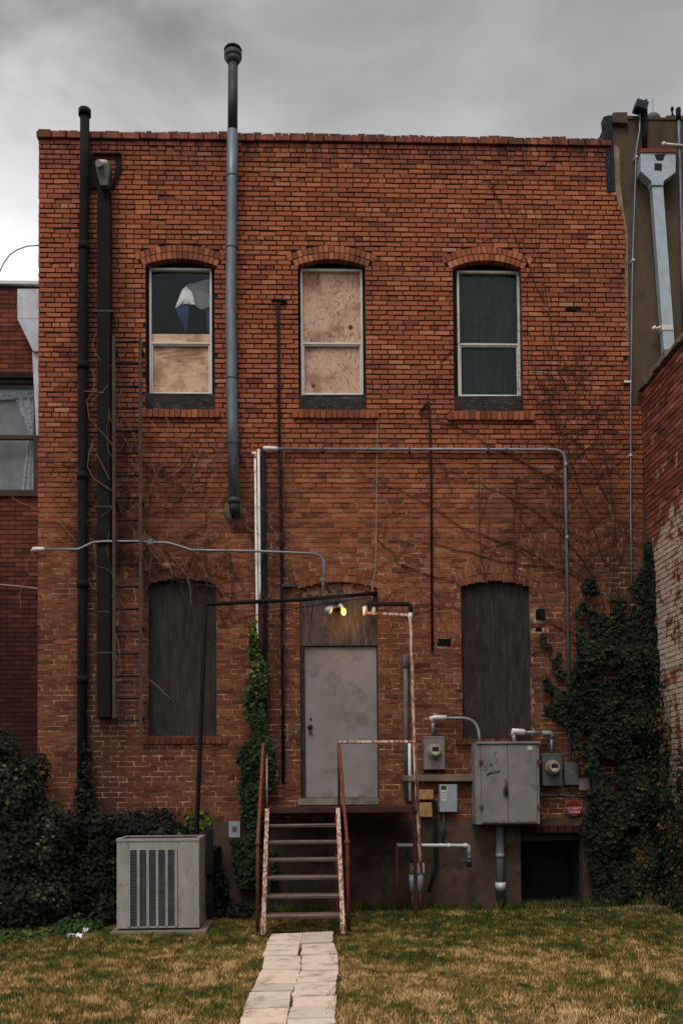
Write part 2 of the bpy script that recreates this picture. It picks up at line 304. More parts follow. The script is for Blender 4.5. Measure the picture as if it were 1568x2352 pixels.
# ---------------------------------------------------------------- mesh helpers
class MB:
    def __init__(s): s.v = []; s.f = []; s.mi = []; s.r = []; s.sm = []
    def face(s, idx, mi=0, r=0.5, smooth=False): s.f.append(tuple(idx)); s.mi.append(mi); s.r.append(r); s.sm.append(smooth)
    def box(s, x0, x1, y0, y1, z0, z1, mi=0, r=0.5, jit=0, skip=''):
        n = len(s.v)
        if x0 > x1: x0, x1 = x1, x0
        if y0 > y1: y0, y1 = y1, y0
        if z0 > z1: z0, z1 = z1, z0
        J = (lambda: random.uniform(-jit, jit)) if jit else (lambda: 0)
        s.v += [(x + J(), y, z + J()) for z in (z0, z1) for y in (y0, y1) for x in (x0, x1)]
        for k, q in (('d', (0, 2, 3, 1)), ('u', (4, 5, 7, 6)), ('f', (0, 1, 5, 4)), ('b', (2, 6, 7, 3)), ('l', (0, 4, 6, 2)), ('r', (1, 3, 7, 5))):
            if k in skip: continue
            s.face([n + i for i in q], mi, r)
        return s
    def quad(s, a, b, c, d, mi=0, r=0.5):
        n = len(s.v); s.v += [tuple(a), tuple(b), tuple(c), tuple(d)]; s.face((n, n + 1, n + 2, n + 3), mi, r); return s
    def poly(s, pts, y0, y1, mi=0, r=0.5):     # outline in (x,z) given counter-clockwise seen from the front, extruded y0 (front) .. y1
        n = len(s.v); k = len(pts)
        s.v += [(p[0], y0, p[1]) for p in pts] + [(p[0], y1, p[1]) for p in pts]
        s.face(range(n, n + k), mi, r); s.face(range(n + 2 * k - 1, n + k - 1, -1), mi, r)
        for i in range(k):
            j = (i + 1) % k; s.face((n + j, n + i, n + k + i, n + k + j), mi, r)
        return s
    def tube(s, path, rad, seg=8, mi=0, cap=True, r=0.5, aspect=None):
        path = [Vector(p) for p in path]
        rads = rad if isinstance(rad, (list, tuple)) else [rad] * len(path)
        n0 = len(s.v); up = None
        for i, p in enumerate(path):
            a = path[max(0, i - 1)]; bb = path[min(len(path) - 1, i + 1)]
            d = (bb - a).normalized()
            if up is None:
                up = Vector((0, 1, 0)) if abs(d.y) < 0.9 else Vector((0, 0, 1))
            sx = d.cross(up).normalized(); u2 = sx.cross(d).normalized(); up = u2
            for k in range(seg):
                an = 2 * math.pi * (k + 0.5) / seg
                q = p + (sx * math.cos(an) + u2 * math.sin(an)) * rads[i]
                s.v.append(tuple(q))
        for i in range(len(path) - 1):
            for k in range(seg):
                k2 = (k + 1) % seg
                s.face((n0 + i * seg + k, n0 + i * seg + k2, n0 + (i + 1) * seg + k2, n0 + (i + 1) * seg + k), mi, r, seg > 5)
        if cap:
            s.face([n0 + k for k in range(seg - 1, -1, -1)], mi, r); s.face([n0 + (len(path) - 1) * seg + k for k in range(seg)], mi, r)
        return s
    def cyl(s, a, b, r1, r2=None, seg=20, mi=0): return s.tube([a, b], [r1, r1 if r2 is None else r2], seg, mi)
    def ball(s, c, rad, seg=12, rings=8, mi=0, sc3=(1, 1, 1)):
        n0 = len(s.v)
        for i in range(rings + 1):
            th = math.pi * i / rings
            for k in range(seg):
                ph = 2 * math.pi * k / seg
                s.v.append((c[0] + rad * sc3[0] * math.sin(th) * math.cos(ph), c[1] + rad * sc3[1] * math.sin(th) * math.sin(ph), c[2] - rad * sc3[2] * math.cos(th)))
        for i in range(rings):
            for k in range(seg):
                k2 = (k + 1) % seg
                s.face((n0 + i * seg + k, n0 + i * seg + k2, n0 + (i + 1) * seg + k2, n0 + (i + 1) * seg + k), mi, 0.5, True)
        return s
    def build_each(s, name, mats, parent=None, bevel=0.0):
        par = list(range(len(s.v)))
        def find(i):
            while par[i] != i: par[i] = par[par[i]]; i = par[i]
            return i
        for f in s.f:
            for i in f[1:]: par[find(i)] = find(f[0])
        groups = {}
        for k, f in enumerate(s.f): groups.setdefault(find(f[0]), []).append(k)
        res = []
        for ks in groups.values():
            m_ = MB(); ids = {}
            for k in ks:
                for i in s.f[k]:
                    if i not in ids: ids[i] = len(m_.v); m_.v.append(s.v[i])
                m_.face([ids[i] for i in s.f[k]], s.mi[k], s.r[k], s.sm[k])
            res.append(m_.build(name, mats, parent, bevel))
        return res
    def build(s, name, mats, parent=None, bevel=0.0):
        v = np.array(s.v, dtype=np.float64)
        if parent is not None: o0 = np.array(ROOT[parent.name])
        else: o0 = np.array([(v[:, 0].min() + v[:, 0].max()) / 2, (v[:, 1].min() + v[:, 1].max()) / 2, v[:, 2].min()])
        me = bpy.data.meshes.new(name)
        me.from_pydata([tuple(q) for q in (v - o0)], [], s.f)
        for mm in (mats if isinstance(mats, (list, tuple)) else [mats]): me.materials.append(mm)
        me.polygons.foreach_set('material_index', s.mi); me.polygons.foreach_set('use_smooth', s.sm)
        a = me.attributes.new('rnd', 'FLOAT', 'FACE'); a.data.foreach_set('value', np.array(s.r, dtype=np.float32))
        me.update()
        o = bpy.data.objects.new(name, me); COL.objects.link(o)
        if parent is not None: o.parent = parent; ROOT[o.name] = tuple(o0)
        else: o.location = o0; ROOT[o.name] = tuple(o0)
        if bevel:
            bv = o.modifiers.new('bevel', 'BEVEL'); bv.width = bevel; bv.segments = 2; bv.limit_method = 'ANGLE'
        return o
ROOT = {}
def thing(name, label, cat, loc, group=None):
    o = bpy.data.objects.new(name, None); o.empty_display_size = 0.2; COL.objects.link(o)
    o.location = loc; ROOT[o.name] = tuple(loc)
    o['label'] = label; o['category'] = cat
    if group: o['group'] = group
    return o
def tag(o, label, cat, group=None):
    o['label'] = label; o['category'] = cat
    if group: o['group'] = group
    return o
def arc(p0, corner, p1, rad, n=6):
    """path bend: returns points rounding the corner between p0 and p1"""
    p0, corner, p1 = Vector(p0), Vector(corner), Vector(p1)
    a = (p0 - corner).normalized(); b = (p1 - corner).normalized()
    s0 = corner + a * rad; s1 = corner + b * rad
    return [s0.lerp(corner, t).lerp(corner.lerp(s1, t), t) for t in [i / n for i in range(n + 1)]]
def bent(pts, rad, n=6):
    pts = [Vector(p) for p in pts]; o = [pts[0]]
    for i in range(1, len(pts) - 1): o += arc(pts[i - 1], pts[i], pts[i + 1], rad if not isinstance(rad, list) else rad[i - 1], n)
    o.append(pts[-1]); return o

# ================================================================ THE BRICK BUILDING
CH, BL, BH, JT = 0.0680, 0.2135, 0.0545, 0.0125      # course height, module length, brick height, joint
# openings: x0, x1, sill z, spring z, rise
def opening(ul, ur, vb, vs, vc, vt_for_x):
    x0 = X(ul, vt_for_x, vb); x1 = X(ur, vt_for_x, vb); um = (ul + ur) / 2
    return dict(x0=x0, x1=x1, z0=Z(vb, um), zs=Z(vs, um), zc=Z(vc, um))
W = [opening(334, 493, 944, 608, 594, 608), opening(685, 840, 944, 610, 595, 610), opening(1041, 1199, 947, 615, 598, 615)]
LW = [opening(339, 497, 1694, 1342, 1329, 1342), opening(1060, 1220, 1696, 1348, 1334, 1348)]
DO = opening(689, 869, 1838, 1352, 1337, 1352)
OPEN = W + LW + [DO]
def circ(o, extra=0.0):
    """centre x, centre z, radius of the arch circle"""
    h = (o['x1'] - o['x0']) / 2; rise = o['zc'] - o['zs']
    r = (h * h + rise * rise) / (2 * rise); return ((o['x0'] + o['x1']) / 2, o['zc'] - r, r)
ZG_BR = Z(1886, 780)                                 # brick begins above the rendered foundation
BAS = dict(x0=X(1195, 1915, 2080), x1=X(1337, 1915, 2080), z0=-0.1, z1=Z(1913, 1265))
ZTOP = Z(328, 760)
XLf = lambda z: XL0
XL0 = X(87, 330, 1900)
XR_pts = [(Z(v, 1440), P(u, v).x) for u, v in ((1404, 312), (1400, 436), (1412, 445), (1430, 505), (1436, 700), (1443, 880), (1447, 925), (1476, 926.5), (1478, 2100))]
def XR(z):
    p = XR_pts
    if z >= p[0][0]: return p[0][1]
    for (za, xa), (zb, xb) in zip(p, p[1:]):
        if zb <= z <= za: return xa + (xb - xa) * (za - z) / max(1e-6, za - zb)
    return p[-1][1]
RW = 0.195                                           # arch ring thickness (two rowlock courses)
def blocked(zc, ring=True):
    """x intervals closed to coursed brick at height zc"""
    iv = []
    for o in OPEN:
        cx, cz, r = circ(o)
        ro = r + (RW if ring else -0.002)
        if o['z0'] < zc < o['zs'] - (0.02 if ring else 0): iv.append((o['x0'], o['x1']))
        elif o['zs'] - 0.02 <= zc < cz + ro:
            h = math.sqrt(max(0, ro * ro - (zc - cz) ** 2))
            hw = (o['x1'] - o['x0']) / 2
            lim = hw * (1 + (RW / r if ring else 0)) + (0.02 if ring else 0)
            iv.append((cx - min(h, lim), cx + min(h, lim)))
    if BAS['z0'] < zc < BAS['z1']: iv.append((BAS['x0'], BAS['x1']))
    return iv
def carve(a, b, iv):
    segs = [(a, b)]
    for p, q in iv:
        n = []
        for s0, s1 in segs:
            if q <= s0 or p >= s1: n.append((s0, s1)); continue
            if p > s0: n.append((s0, p))
            if q < s1: n.append((q, s1))
        segs = n
    return segs
holes = [(P(1307, 707), 0.12, 0.03), (P(1019, 1476), 0.11, 0.05), (P(1241, 1412), 0.08, 0.09), (P(1236, 1445), 0.05, 0.04), (P(540, 1172), 0.12, 0.11), (P(1516, 0), 0, 0), (P(1503, 554), 0, 0), (P(1012, 760), 0, 0)]
bldg = thing('brick_building', 'tall orange-red brick building wall with arched windows, boarded openings and a grey door', 'building', (0.4, 0.0, 0.0))
mb = MB()
rows = int((ZTOP - ZG_BR) / CH)
for j in range(rows):
    zb = ZG_BR + j * CH; zc = zb + CH / 2
    header = (j % 6 == 2)
    ln = BL * 0.52 if header else BL
    offs = (0.25 if header else (0.0 if j % 2 else 0.5)) * BL + random.uniform(-0.012, 0.012)
    xl, xr = XLf(zc), XR(zc)
    if xr < 1.5 + XL0: continue
    segs = carve(xl, xr + (0 if zc < Z(930) else random.uniform(-0.02, 0.03)), blocked(zc))
    rough = 0.003 if zc > 5 else 0.002
    up = min(1, max(0, (zc - 4.9) / 1.0)); BHh = 0.0565 - 0.0065 * up; JT = 0.011 + 0.0045 * up
    for s0, s1 in segs:
        x = math.floor((s0 - xl) / ln) * ln + xl - offs % ln
        while x < s1:
            w_ = ln * random.uniform(0.975, 1.02)
            a, b2 = max(x, s0) + JT / 2, min(x + w_, s1) - JT / 2
            x += w_
            if a < s0 + JT: a = s0 + 0.001
            if b2 > s1 - JT: b2 = s1 - 0.001
            if b2 - a < 0.025: continue
            cxb = (a + b2) / 2
            if any(abs(cxb - h.x) < wx and abs(zc - h.z) < wz for h, wx, wz in holes): continue
            rr = min(0.90, max(0.08, random.gauss(0.56, 0.165)))
            if random.random() < 0.025: rr = random.uniform(0.03, 0.2)
            if random.random() < 0.015: rr = random.uniform(0.93, 1.0)
            yo = random.uniform(-0.003, 0.003) + (0.012 if zc > 5.6 and random.random() < 0.03 else 0.0)
            h2 = BHh / 2 + random.uniform(-0.002, 0.0015)
            dz_ = random.uniform(-0.0015, 0.0015)
            mb.box(a, b2, yo, 0.10, zc - h2 + dz_, zc + h2 + dz_, 0, rr, jit=rough, skip='b')
# corbelled top course, with its gaps and the tarred cap line
zt = ZG_BR + rows * CH
x = XL0 - 0.03
while x < X(1398, 312):
    w_ = random.uniform(0.19, 0.27); 
    drop = -0.012 if random.random() < 0.3 else 0
    if not (X(1172, 330) < x < X(1190, 330)):
        mb.box(x + 0.008, min(x + w_ - 0.008, X(1402, 312)), -0.035 + random.uniform(-.004, .004), 0.12, zt + 0.014, zt + 0.088 + drop * 0.4, 0, min(.9, max(.15, random.gauss(0.5, 0.15))), jit=0.004)
    x += w_
x = XL0 - 0.01
while x < X(1400, 312):
    w_ = random.uniform(0.08, 0.22)
    mb.box(x + 0.006, x + w_ - 0.006, -0.012 + random.uniform(-.01, .006), 0.12, zt + 0.094, zt + 0.122 + random.uniform(-0.012, 0.012), 0, random.uniform(0.0, 0.35), jit=0.006)
    x += w_
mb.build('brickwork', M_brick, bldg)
# mortar bed behind the bricks
mb = MB(); nn = 380
zlist = list(np.linspace(Z(1886, 780), zt + 0.10, nn))
for a, b2 in zip(zlist, zlist[1:]):
    zc = (a + b2) / 2
    for s0, s1 in carve(XL0 + 0.004, XR(zc) - 0.006, blocked(zc, ring=False)):
        dd = 0.003 + 0.016 * min(1, max(0, (zc - 4.7) / 1.3))
        mb.box(s0, s1, dd, 0.14, a, b2, 0, skip='bud' if True else '')
mb.build('mortar_bed', M_mortar, bldg)
mb = MB()     # black plates standing in for the darkness inside missing-brick and anchor hollows
for h, wx, wz in holes[:4]:
    mb.box(h.x - wx * .8, h.x + wx * .8, .0015, .0028, h.z - max(wz * .9, .03), h.z + max(wz * .9, .03), jit=.012)
mb.build_each('hollow_dark_plate', paintmat('hollow_black', (.009, .007, .006), .95, bmp=0), bldg)
# foundation
mb = MB()
for s0, s1 in carve(XL0 + 0.01, XR(0.5), [(BAS['x0'], BAS['x1'])]):
    mb.box(s0, s1, -0.02, 0.15, -0.2, ZG_BR - 0.002)
mb.box(BAS['x0'], BAS['x1'], -0.02, 0.15, BAS['z1'] + 0.09, ZG_BR - 0.002)
mb.build('foundation', M_found, bldg)
mb = MB(); x = BAS['x0'] - 0.02
while x < BAS['x1'] + 0.1:
    mb.box(x + 0.004, x + 0.098, -0.03, 0.15, BAS['z1'] + 0.0, BAS['z1'] + 0.088, 0, random.uniform(0.1, 0.5), jit=0.003); x += 0.104
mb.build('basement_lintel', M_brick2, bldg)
mb = MB(); mb.box(BAS['x0'] - 0.05, BAS['x1'] + 0.05, 0.75, 0.8, -0.2, BAS['z1'] + 0.2)
mb.box(BAS['x0'] - 0.05, BAS['x0'], 0.15, 0.75, -0.2, BAS['z1'] + .2).box(BAS['x1'], BAS['x1'] + .05, 0.15, 0.75, -0.2, BAS['z1'] + .2).box(BAS['x0'] - .05, BAS['x1'] + .05, 0.15, 0.75, BAS['z1'] + .15, BAS['z1'] + .2)
mb.build('basement_opening', M_interior, bldg)
# arches
for o in OPEN:
    cx, cz, r = circ(o); mb = MB(); hw = (o['x1'] - o['x0']) / 2
    amax = math.asin(hw / r)
    for k in range(2):
        r0 = r + 0.004 + k * (RW / 2); r1 = r0 + RW / 2 - 0.010
        a_ = amax * (1 + 0.02) + (0.075 / r if k else 0.03 / r)
        n = int(2 * a_ * r0 / 0.068)
        for i in range(n):
            t0 = -a_ + 2 * a_ * i / n + 0.005 / r0; t1 = -a_ + 2 * a_ * (i + 1) / n - 0.005 / r0
            y0 = -0.006 + random.uniform(-.003, .003); rj = r1 + random.uniform(-.006, .002)
            pts = [(cx + q * math.sin(tt), cz + q * math.cos(tt)) for q, tt in ((r0, t0), (r0, t1), (rj, t1), (rj, t0))]
            mb.poly(pts, y0, 0.12, 0, min(.95, max(.1, random.gauss(0.6, 0.2))))
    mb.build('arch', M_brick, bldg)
# sills of upright bricks
def bricksill(ul, ur, vt, vb, y=-0.05):
    mb = MB(); x = X(ul, vt); xe = X(ur, vt); um = (ul + ur) / 2; z1, z0 = Z(vt, um), Z(vb, um)
    while x < xe - 0.03:
        w_ = 0.068
        mb.box(x + .004, min(x + w_, xe), y + random.uniform(-.006, .006), 0.1, z0 + random.uniform(-.003, .003), z1, 0, min(.8, max(.05, random.gauss(0.4, 0.16))), jit=.002); x += w_ + .007
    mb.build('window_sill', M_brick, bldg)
bricksill(326, 507, 943, 960); bricksill(672, 868, 944, 962); bricksill(1026, 1229, 947, 966)
bricksill(328, 522, 1695, 1709, -0.035); bricksill(1046, 1226, 1697, 1710, -0.035)
# shell of the building behind the front wall
BD = 7.0
mb = MB(); xr_ = XR(2.0)
mb.box(XL0 + 0.005, XL0 + 0.2, 0.1, BD, -0.2, zt + 0.05)
mb.box(xr_ - 0.5, xr_ - 0.42, 0.32, BD, -0.2, zt + 0.05)
mb.box(XL0 + 0.2, xr_ - 0.5, BD - 0.2, BD, -0.2, zt + 0.05)
mb.build_each('rear_wall', M_brick2, bldg)
MB().box(XL0 + 0.2, xr_ - 0.5, 0.15, BD - 0.2, zt - 0.35, zt - 0.25).build('roof', M_roof, bldg)
mb = MB()
for zz in (Z(1880), (Z(1330) + Z(960)) / 2): mb.box(XL0 + 0.2, xr_ - 0.5, 0.15, BD - 0.2, zz - 0.05, zz + 0.05)
mb.build_each('floor_slab', M_interior, bldg)
# inner lining of the front wall (jambs) built opening by opening
mb = MB()
for o in OPEN:
    mb.box(o['x0'] - 0.06, o['x0'] - 0.001, 0.10, 0.32, o['z0'], o['zc'] + 0.02)
    mb.box(o['x1'] + 0.001, o['x1'] + 0.06, 0.10, 0.32, o['z0'], o['zc'] + 0.02)
    mb.box(o['x0'] - 0.06, o['x1'] + 0.06, 0.12, 0.32, o['zc'] + 0.02, o['zc'] + 0.08)
    mb.box(o['x0'] - 0.06, o['x1'] + 0.06, 0.10, 0.32, o['z0'] - 0.08, o['z0'] - 0.001)
mb.build_each('jamb', M_mortar2, bldg)
mb = MB()     # solid back-up wall between the openings
zcuts = sorted(set([ZG_BR - 0.3, zt + 0.05] + [q for o in OPEN for q in (o['z0'] - 0.08, o['zc'] + 0.08)]))
for a, b2 in zip(zcuts, zcuts[1:]):
    zc = (a + b2) / 2
    iv = [(o['x0'] - 0.06, o['x1'] + 0.06) for o in OPEN if o['z0'] - 0.08 < zc < o['zc'] + 0.08]
    for s0, s1 in carve(XL0 + 0.02, min(XR(b2 - .001), XR(a + .001)) - 0.03, iv): mb.box(s0, s1, 0.145, 0.31, a, b2)
mb.build('backing_wall', M_mortar2, bldg)

# upper windows ------------------------------------------------------------
YW = 0.14
def frame_bars(mb, x0, x1, z0, z1, t, y0, y1, taperx=0):
    mb.box(x0, x0 + t, y0, y1, z0, z1).box(x1 - t, x1, y0, y1, z0, z1).box(x0 + t, x1 - t, y0 + .001, y1, z1 - t, z1).box(x0 + t, x1 - t, y0 + .001, y1, z0, z0 + t)
def upper_window(o, ul, ur, vt, vm, vb, kind):
    um = (ul + ur) / 2
    x0, x1 = X(ul, vt, vb, YW - .02), X(ur, vt, vb, YW - .02); z1, z0, zm = P(um, vt, YW - .02).z, P(um, vb, YW - .02).z, P(um, vm, YW - .02).z
    mb = MB()      # dark old timber surround filling the arch
    mb.box(o['x0'], x0 - 0.002, YW - 0.01, YW + 0.08, o['z0'], o['zc']).box(x1 + 0.002, o['x1'], YW - 0.01, YW + 0.08, o['z0'], o['zc'])
    mb.box(x0 - .002, x1 + .002, YW - 0.012, YW + 0.08, z1 + 0.003, o['zc'] + 0.05)
    win = mb.build('window', M_dkwood, bldg)
    MB().box(o['x0'] + .004, o['x1'] - .004, YW - 0.12, YW + 0.08, o['z0'] + 0.002, z0 - 0.012, jit=0.006).build('sill_board', M_sillstone, win)
    mb = MB(); t = 0.030
    frame_bars(mb, x0, x1, z0, z1, t, YW - 0.035, YW + 0.03)
    mb.box(x0 + t, x1 - t, YW - 0.03, YW + 0.03, zm - 0.013, zm + 0.013)
    frame_bars(mb, x0 + t + .001, x1 - t - .001, z0 + t + .001, zm - 0.014, 0.018, YW - 0.018, YW + 0.02)
    mb.build('frame', M_frame, win, bevel=0.003)
    xi0, xi1, zi0, zi1 = x0 + t, x1 - t, z0 + t, z1 - t
    if kind == 1:
        zp = P(um, 766, YW).z
        MB().box(xi0, xi1, YW + .012, YW + .03, zm + 0.014, zp).build('plywood_strip', M_ply1, win)
        MB().box(xi0, xi1, YW + .022, YW + .04, zi0, zm - .014).build('plywood_sheet', M_ply1, win)
        MB().box(xi0, xi1, YW + .012, YW + .016, zp + .002, zi1).build('pane', M_glass, win)
        # torn curtain: a pale cloth caught in a peak, grey cloth at right
        c = MB(); yy = YW + 0.045
        def q(u, v, y=yy): p = P(u, v, y); return (p.x, p.z)
        def cloth(pts, y, m_, nm, amp=0.012):
            poly = [P(u, v, y) for u, v in pts]; cen = sum(poly, Vector()) / len(poly)
            cm = MB(); n = len(cm.v); cm.v.append(tuple(cen + Vector((0, -amp * 2, 0))))
            m2 = []
            for i, p in enumerate(poly):
                p2 = poly[(i + 1) % len(poly)]
                for s_ in (0, .33, .66): m2.append(p.lerp(p2, s_) + Vector((0, amp * math.sin(len(m2) * 1.9), 0)))
            cm.v += [tuple(p) for p in m2]; k = len(m2)
            for i in range(k): cm.face((0, 1 + i, 1 + (i + 1) % k), 0, .5, True)
            cm.build(nm, m_, win)
        cloth([(420, 662), (428, 657), (441, 672), (446, 690), (448, 700), (430, 697), (416, 699), (402, 708), (408, 690)], yy, M_curtain, 'torn_curtain')
        cloth([(428, 653), (482, 640), (482, 704), (462, 711), (449, 702), (444, 684), (436, 668)], yy + .03, M_curtaing, 'grey_curtain')
        cloth([(403, 702), (420, 697), (434, 703), (433, 730), (426, 765), (420, 745), (409, 726)], yy + .01, M_curtainblue, 'blue_cloth')
        cloth([(474, 712), (483, 705), (483, 760), (475, 764)], yy + .01, M_curtainblue, 'blue_cloth')
    elif kind == 2:
        MB().box(xi0, xi1, YW + .012, YW + .03, zm + 0.014, zi1).build('plywood_sheet', M_ply2, win)
        MB().box(xi0, xi1, YW + .022, YW + .04, zi0, zm - .014).build('plywood_sheet', M_ply2, win)
    else:
        for a, b2, yy in ((zm + .014, zi1, YW + .012), (zi0, zm - .014, YW + .024)):
            MB().box(xi0, xi1, yy, yy + .004, a, b2).build('pane', M_glassdusty, win)
        c = MB(); n = 60; z_a, z_b = zi0 - .02, zi1 + .02
        for i in range(n + 1):
            x = xi0 - .03 + (xi1 - xi0 + .06) * i / n
            for zz in (z_a, z_b): c.v.append((x, YW + .12 + .028 * math.sin(i * .55 + (zz > z_a) * .8) + .015 * math.sin(i * 1.4), zz))
        for i in range(n): c.face((2 * i, 2 * i + 2, 2 * i + 3, 2 * i + 1), 0, .5, True)
        c.build('curtain', M_curtainteal, win)
upper_window(W[0], 343, 487, 616, 788, 908, 1)
upper_window(W[1], 690.5, 833, 618, 789, 910.5, 2)
upper_window(W[2], 1050, 1193.5, 622.5, 791, 914, 3)
# black rooms behind the windows
mb = MB()
for o in W: mb.box(o['x0'] - .06, o['x1'] + .06, 0.9, 0.95, o['z0'] - .1, o['zc'] + .1)
mb.build_each('interior_partition', M_interior, bldg)
# boarded lower windows
for o in LW:
    cx, cz, r = circ(o); pts = [(o['x0'] + .003, o['z0']), (o['x1'] - .003, o['z0'])]
    hw = (o['x1'] - o['x0']) / 2 - .003
    for i in range(13):
        xx = hw - 2 * hw * i / 12; pts.append((cx + xx, cz + math.sqrt(r * r - xx * xx) - .003))
    bd = MB().poly(pts, 0.085, 0.11).build('window_board', M_boardsheet, bldg)
    MB().box(o['x0'] + .003, o['x1'] - .003, 0.02, 0.084, o['z0'], o['z0'] + 0.03, jit=.003).build('bottom_rail', M_sillstone, bd)
# door
o = DO
YD = 0.07
dr = None
x0, x1 = X(700, 1485, 1823, YD), X(866, 1485, 1823, YD); z1, z0 = Z(1486, 780, YD), o['z0'] + .033
mb = MB()
mb.box(o['x0'] + .002, x0 - .004, YD - .03, YD + .12, o['z0'] + .03, z1 + .05).box(x1 + .004, o['x1'] - .002, YD - .03, YD + .12, o['z0'] + .03, z1 + .05)
mb.box(x0 - .004, x1 + .004, YD - .028, YD + .12, z1 + .005, z1 + .05)
dfr = mb.build('door_frame', M_doorframe, bldg)
door = MB().box(x0, x1, YD, YD + .05, z0, z1).build('door', M_door, bldg, bevel=.004)
kx, kz = X(712, 1671, y=YD), Z(1671, 712, YD)
mb = MB(); mb.cyl((kx, YD, kz), (kx, YD - .012, kz), .036, seg=24); mb.cyl((kx, YD - .012, kz), (kx, YD - .04, kz), .012); mb.ball((kx, YD - .055, kz), .028)
mb.build('door_knob', M_brass, door)
kz2 = Z(1652, 714, YD); mb = MB().cyl((kx + .01, YD, kz2), (kx + .01, YD - .012, kz2), .016); mb.build('keyhole', M_brass, door)
kz3 = Z(1684, 712, YD); MB().cyl((kx, YD, kz3), (kx, YD - .010, kz3), .022).build('old_lock_plate', M_rust, door)
MB().box(o['x0'] - .04, o['x1'] - .02, -0.09, 0.17, o['z0'] - .06, o['z0'] + .028, jit=.004).build('threshold', M_concrete, bldg)
# curved metal transom above the door
cx, cz, r = circ(o); hw = (o['x1'] - o['x0']) / 2 - .003; zt1 = Z(1483, 780, 0.03)
pts = [(cx - hw, zt1), (cx + hw, zt1), (cx + hw, Z(1372))] + [(cx - hw, Z(1378))]
tr_ = MB().poly(pts, 0.03, 0.06).build('transom_panel', M_transom, bldg)
pts = [(cx - hw, Z(1378) + .002), (cx + hw, Z(1372) + .002)]
for i in range(13):
    xx = hw - 2 * hw * i / 12; pts.append((cx + xx, cz + math.sqrt(r * r - xx * xx) - .003))
MB().poly(pts, 0.05, 0.08).build('arch_infill', M_transomr, bldg)
# repaired tar patch climbing the right edge of the wall
pts = [(1393, 292), (1388, 282), (1386, 266), (1402, 262), (1407, 290), (1408, 330), (1411, 370), (1411, 436), (1394, 440), (1392, 400), (1390, 360), (1395, 330), (1384, 318)]
pp = [(P(u, v, -.02).x, P(u, v, -.02).z) for u, v in pts]
pp.reverse()
bx = MB().poly(pp[::-1] if sum((pp[i][0] * pp[(i + 1) % len(pp)][1] - pp[(i + 1) % len(pp)][0] * pp[i][1]) for i in range(len(pp))) < 0 else pp, -0.012, 0.12)
bx.build('tar_patch', M_tar, bldg)
# crumbling hole round the flue
hp = P(540, 1168); pts = [(hp.x + .17 * math.cos(a) * random.uniform(.75, 1.1), hp.z + .15 * math.sin(a) * random.uniform(.75, 1.1)) for a in np.linspace(0, 2 * math.pi, 16)[:-1]]
MB().poly(pts, 0.004, 0.02).build('mortar_patch', M_concrete, bldg)

# ================================================================ STUCCO BUILDING (right, behind)
YS = 0.04
st = thing('stucco_building', 'olive brown stucco side of the taller building at the upper right', 'building', (X(1500, 600), YS, 0))
zs1 = Z(270, 1500, YS)
lp = [(1396, 292), (1400, 300), (1412, 437), (1420, 470), (1430, 505), (1436, 700), (1443, 880), (1447, 935)]
pts = [(P(u - 9, v, YS).x, P(u, v, YS).z) for u, v in lp]
xe = P(1568, 500, YS).x + 3.0
pts = pts + [(P(1447, 935, YS).x, 3.0), (xe, 3.0), (xe, zs1), (P(1450, 268, YS).x, Z(268, 1450, YS)), (P(1434, 262, YS).x, Z(262, 1430, YS)), (P(1398, 262, YS).x, Z(264, 1398, YS))]
MB().poly(pts, YS, YS + 5.0).build('wall', M_stucco, st)
mb = MB(); mb.box(X(1404, 275, y=0), X(1440, 275, y=0), -0.03, 0.5, Z(284, 1420), Z(259, 1420), jit=.015)
mb.build('parapet_block', M_stucco, st, bevel=.015)
x = X(1444, 270)
mb = MB()
while x < xe:
    w_ = random.uniform(.2, .45); mb.box(x, x + w_, YS - .015, YS + .4, zs1 - .03, zs1 + random.uniform(0, .03)); x += w_
mb.build('parapet_top', M_stucco, st)
pts = [(P(u, v, YS - .01).x, P(u, v, YS - .01).z) for u, v in [(1409, 330), (1413, 436), (1422, 478), (1432, 505), (1437, 560), (1432, 700), (1437, 880), (1443, 895), (1442, 700), (1442, 540), (1432, 480), (1424, 420), (1422, 340)]]
MB().poly(pts, YS - .006, YS + .01).build('pale_render_strip', M_stucco_pale, st)

# ================================================================ RIGHT BRICK WALL (comes towards the viewer)
XW = P(1476, 1200, 0).x
rw = thing('side_brick_wall', 'low brick wall at far right with peeling white paint, running toward the viewer', 'wall', (XW + .15, -3, 0))
ztop_r = Z(899, 1476)
mb = MB(); LEN = 7.0
nrows = int(ztop_r / .07)
def wallx(z): return XW + 0.0 + 0.16 * max(0, (1.0 - z / ztop_r))   # batter: the foot stands a little further right
for j in range(nrows):
    zb = j * .07; zc = zb + .035; header = j % 6 == 3; ln = .107 if header else .2135
    y = -(.0 if j % 2 else .5) * ln - 0.002
    y += ln
    while y > -LEN:
        w_ = ln * random.uniform(.97, 1.03); a, b2 = min(y, -.002), max(y - w_, -LEN); y -= w_
        if a - b2 < .03: continue
        xx = wallx(zc) + random.uniform(-.004, .004)
        rr = min(.95, max(.05, random.gauss(.5, .22)))
        n = len(mb.v)
        mb.box(xx, xx + .08, b2 + .005, a - .005, zb + .006, zb + .064, 0, rr, jit=.002, skip='r')
mb.build('brickwork', M_brick3, rw)
mb = MB(); 
for j in range(40):
    za, zb2 = ztop_r * j / 40, ztop_r * (j + 1) / 40
    mb.box(wallx((za + zb2) / 2) + .012, XW + .5, -LEN, -.001, za, zb2, skip='ud')
mb.build('mortar_bed', M_mortar3, rw)
mb = MB(); y = -.0
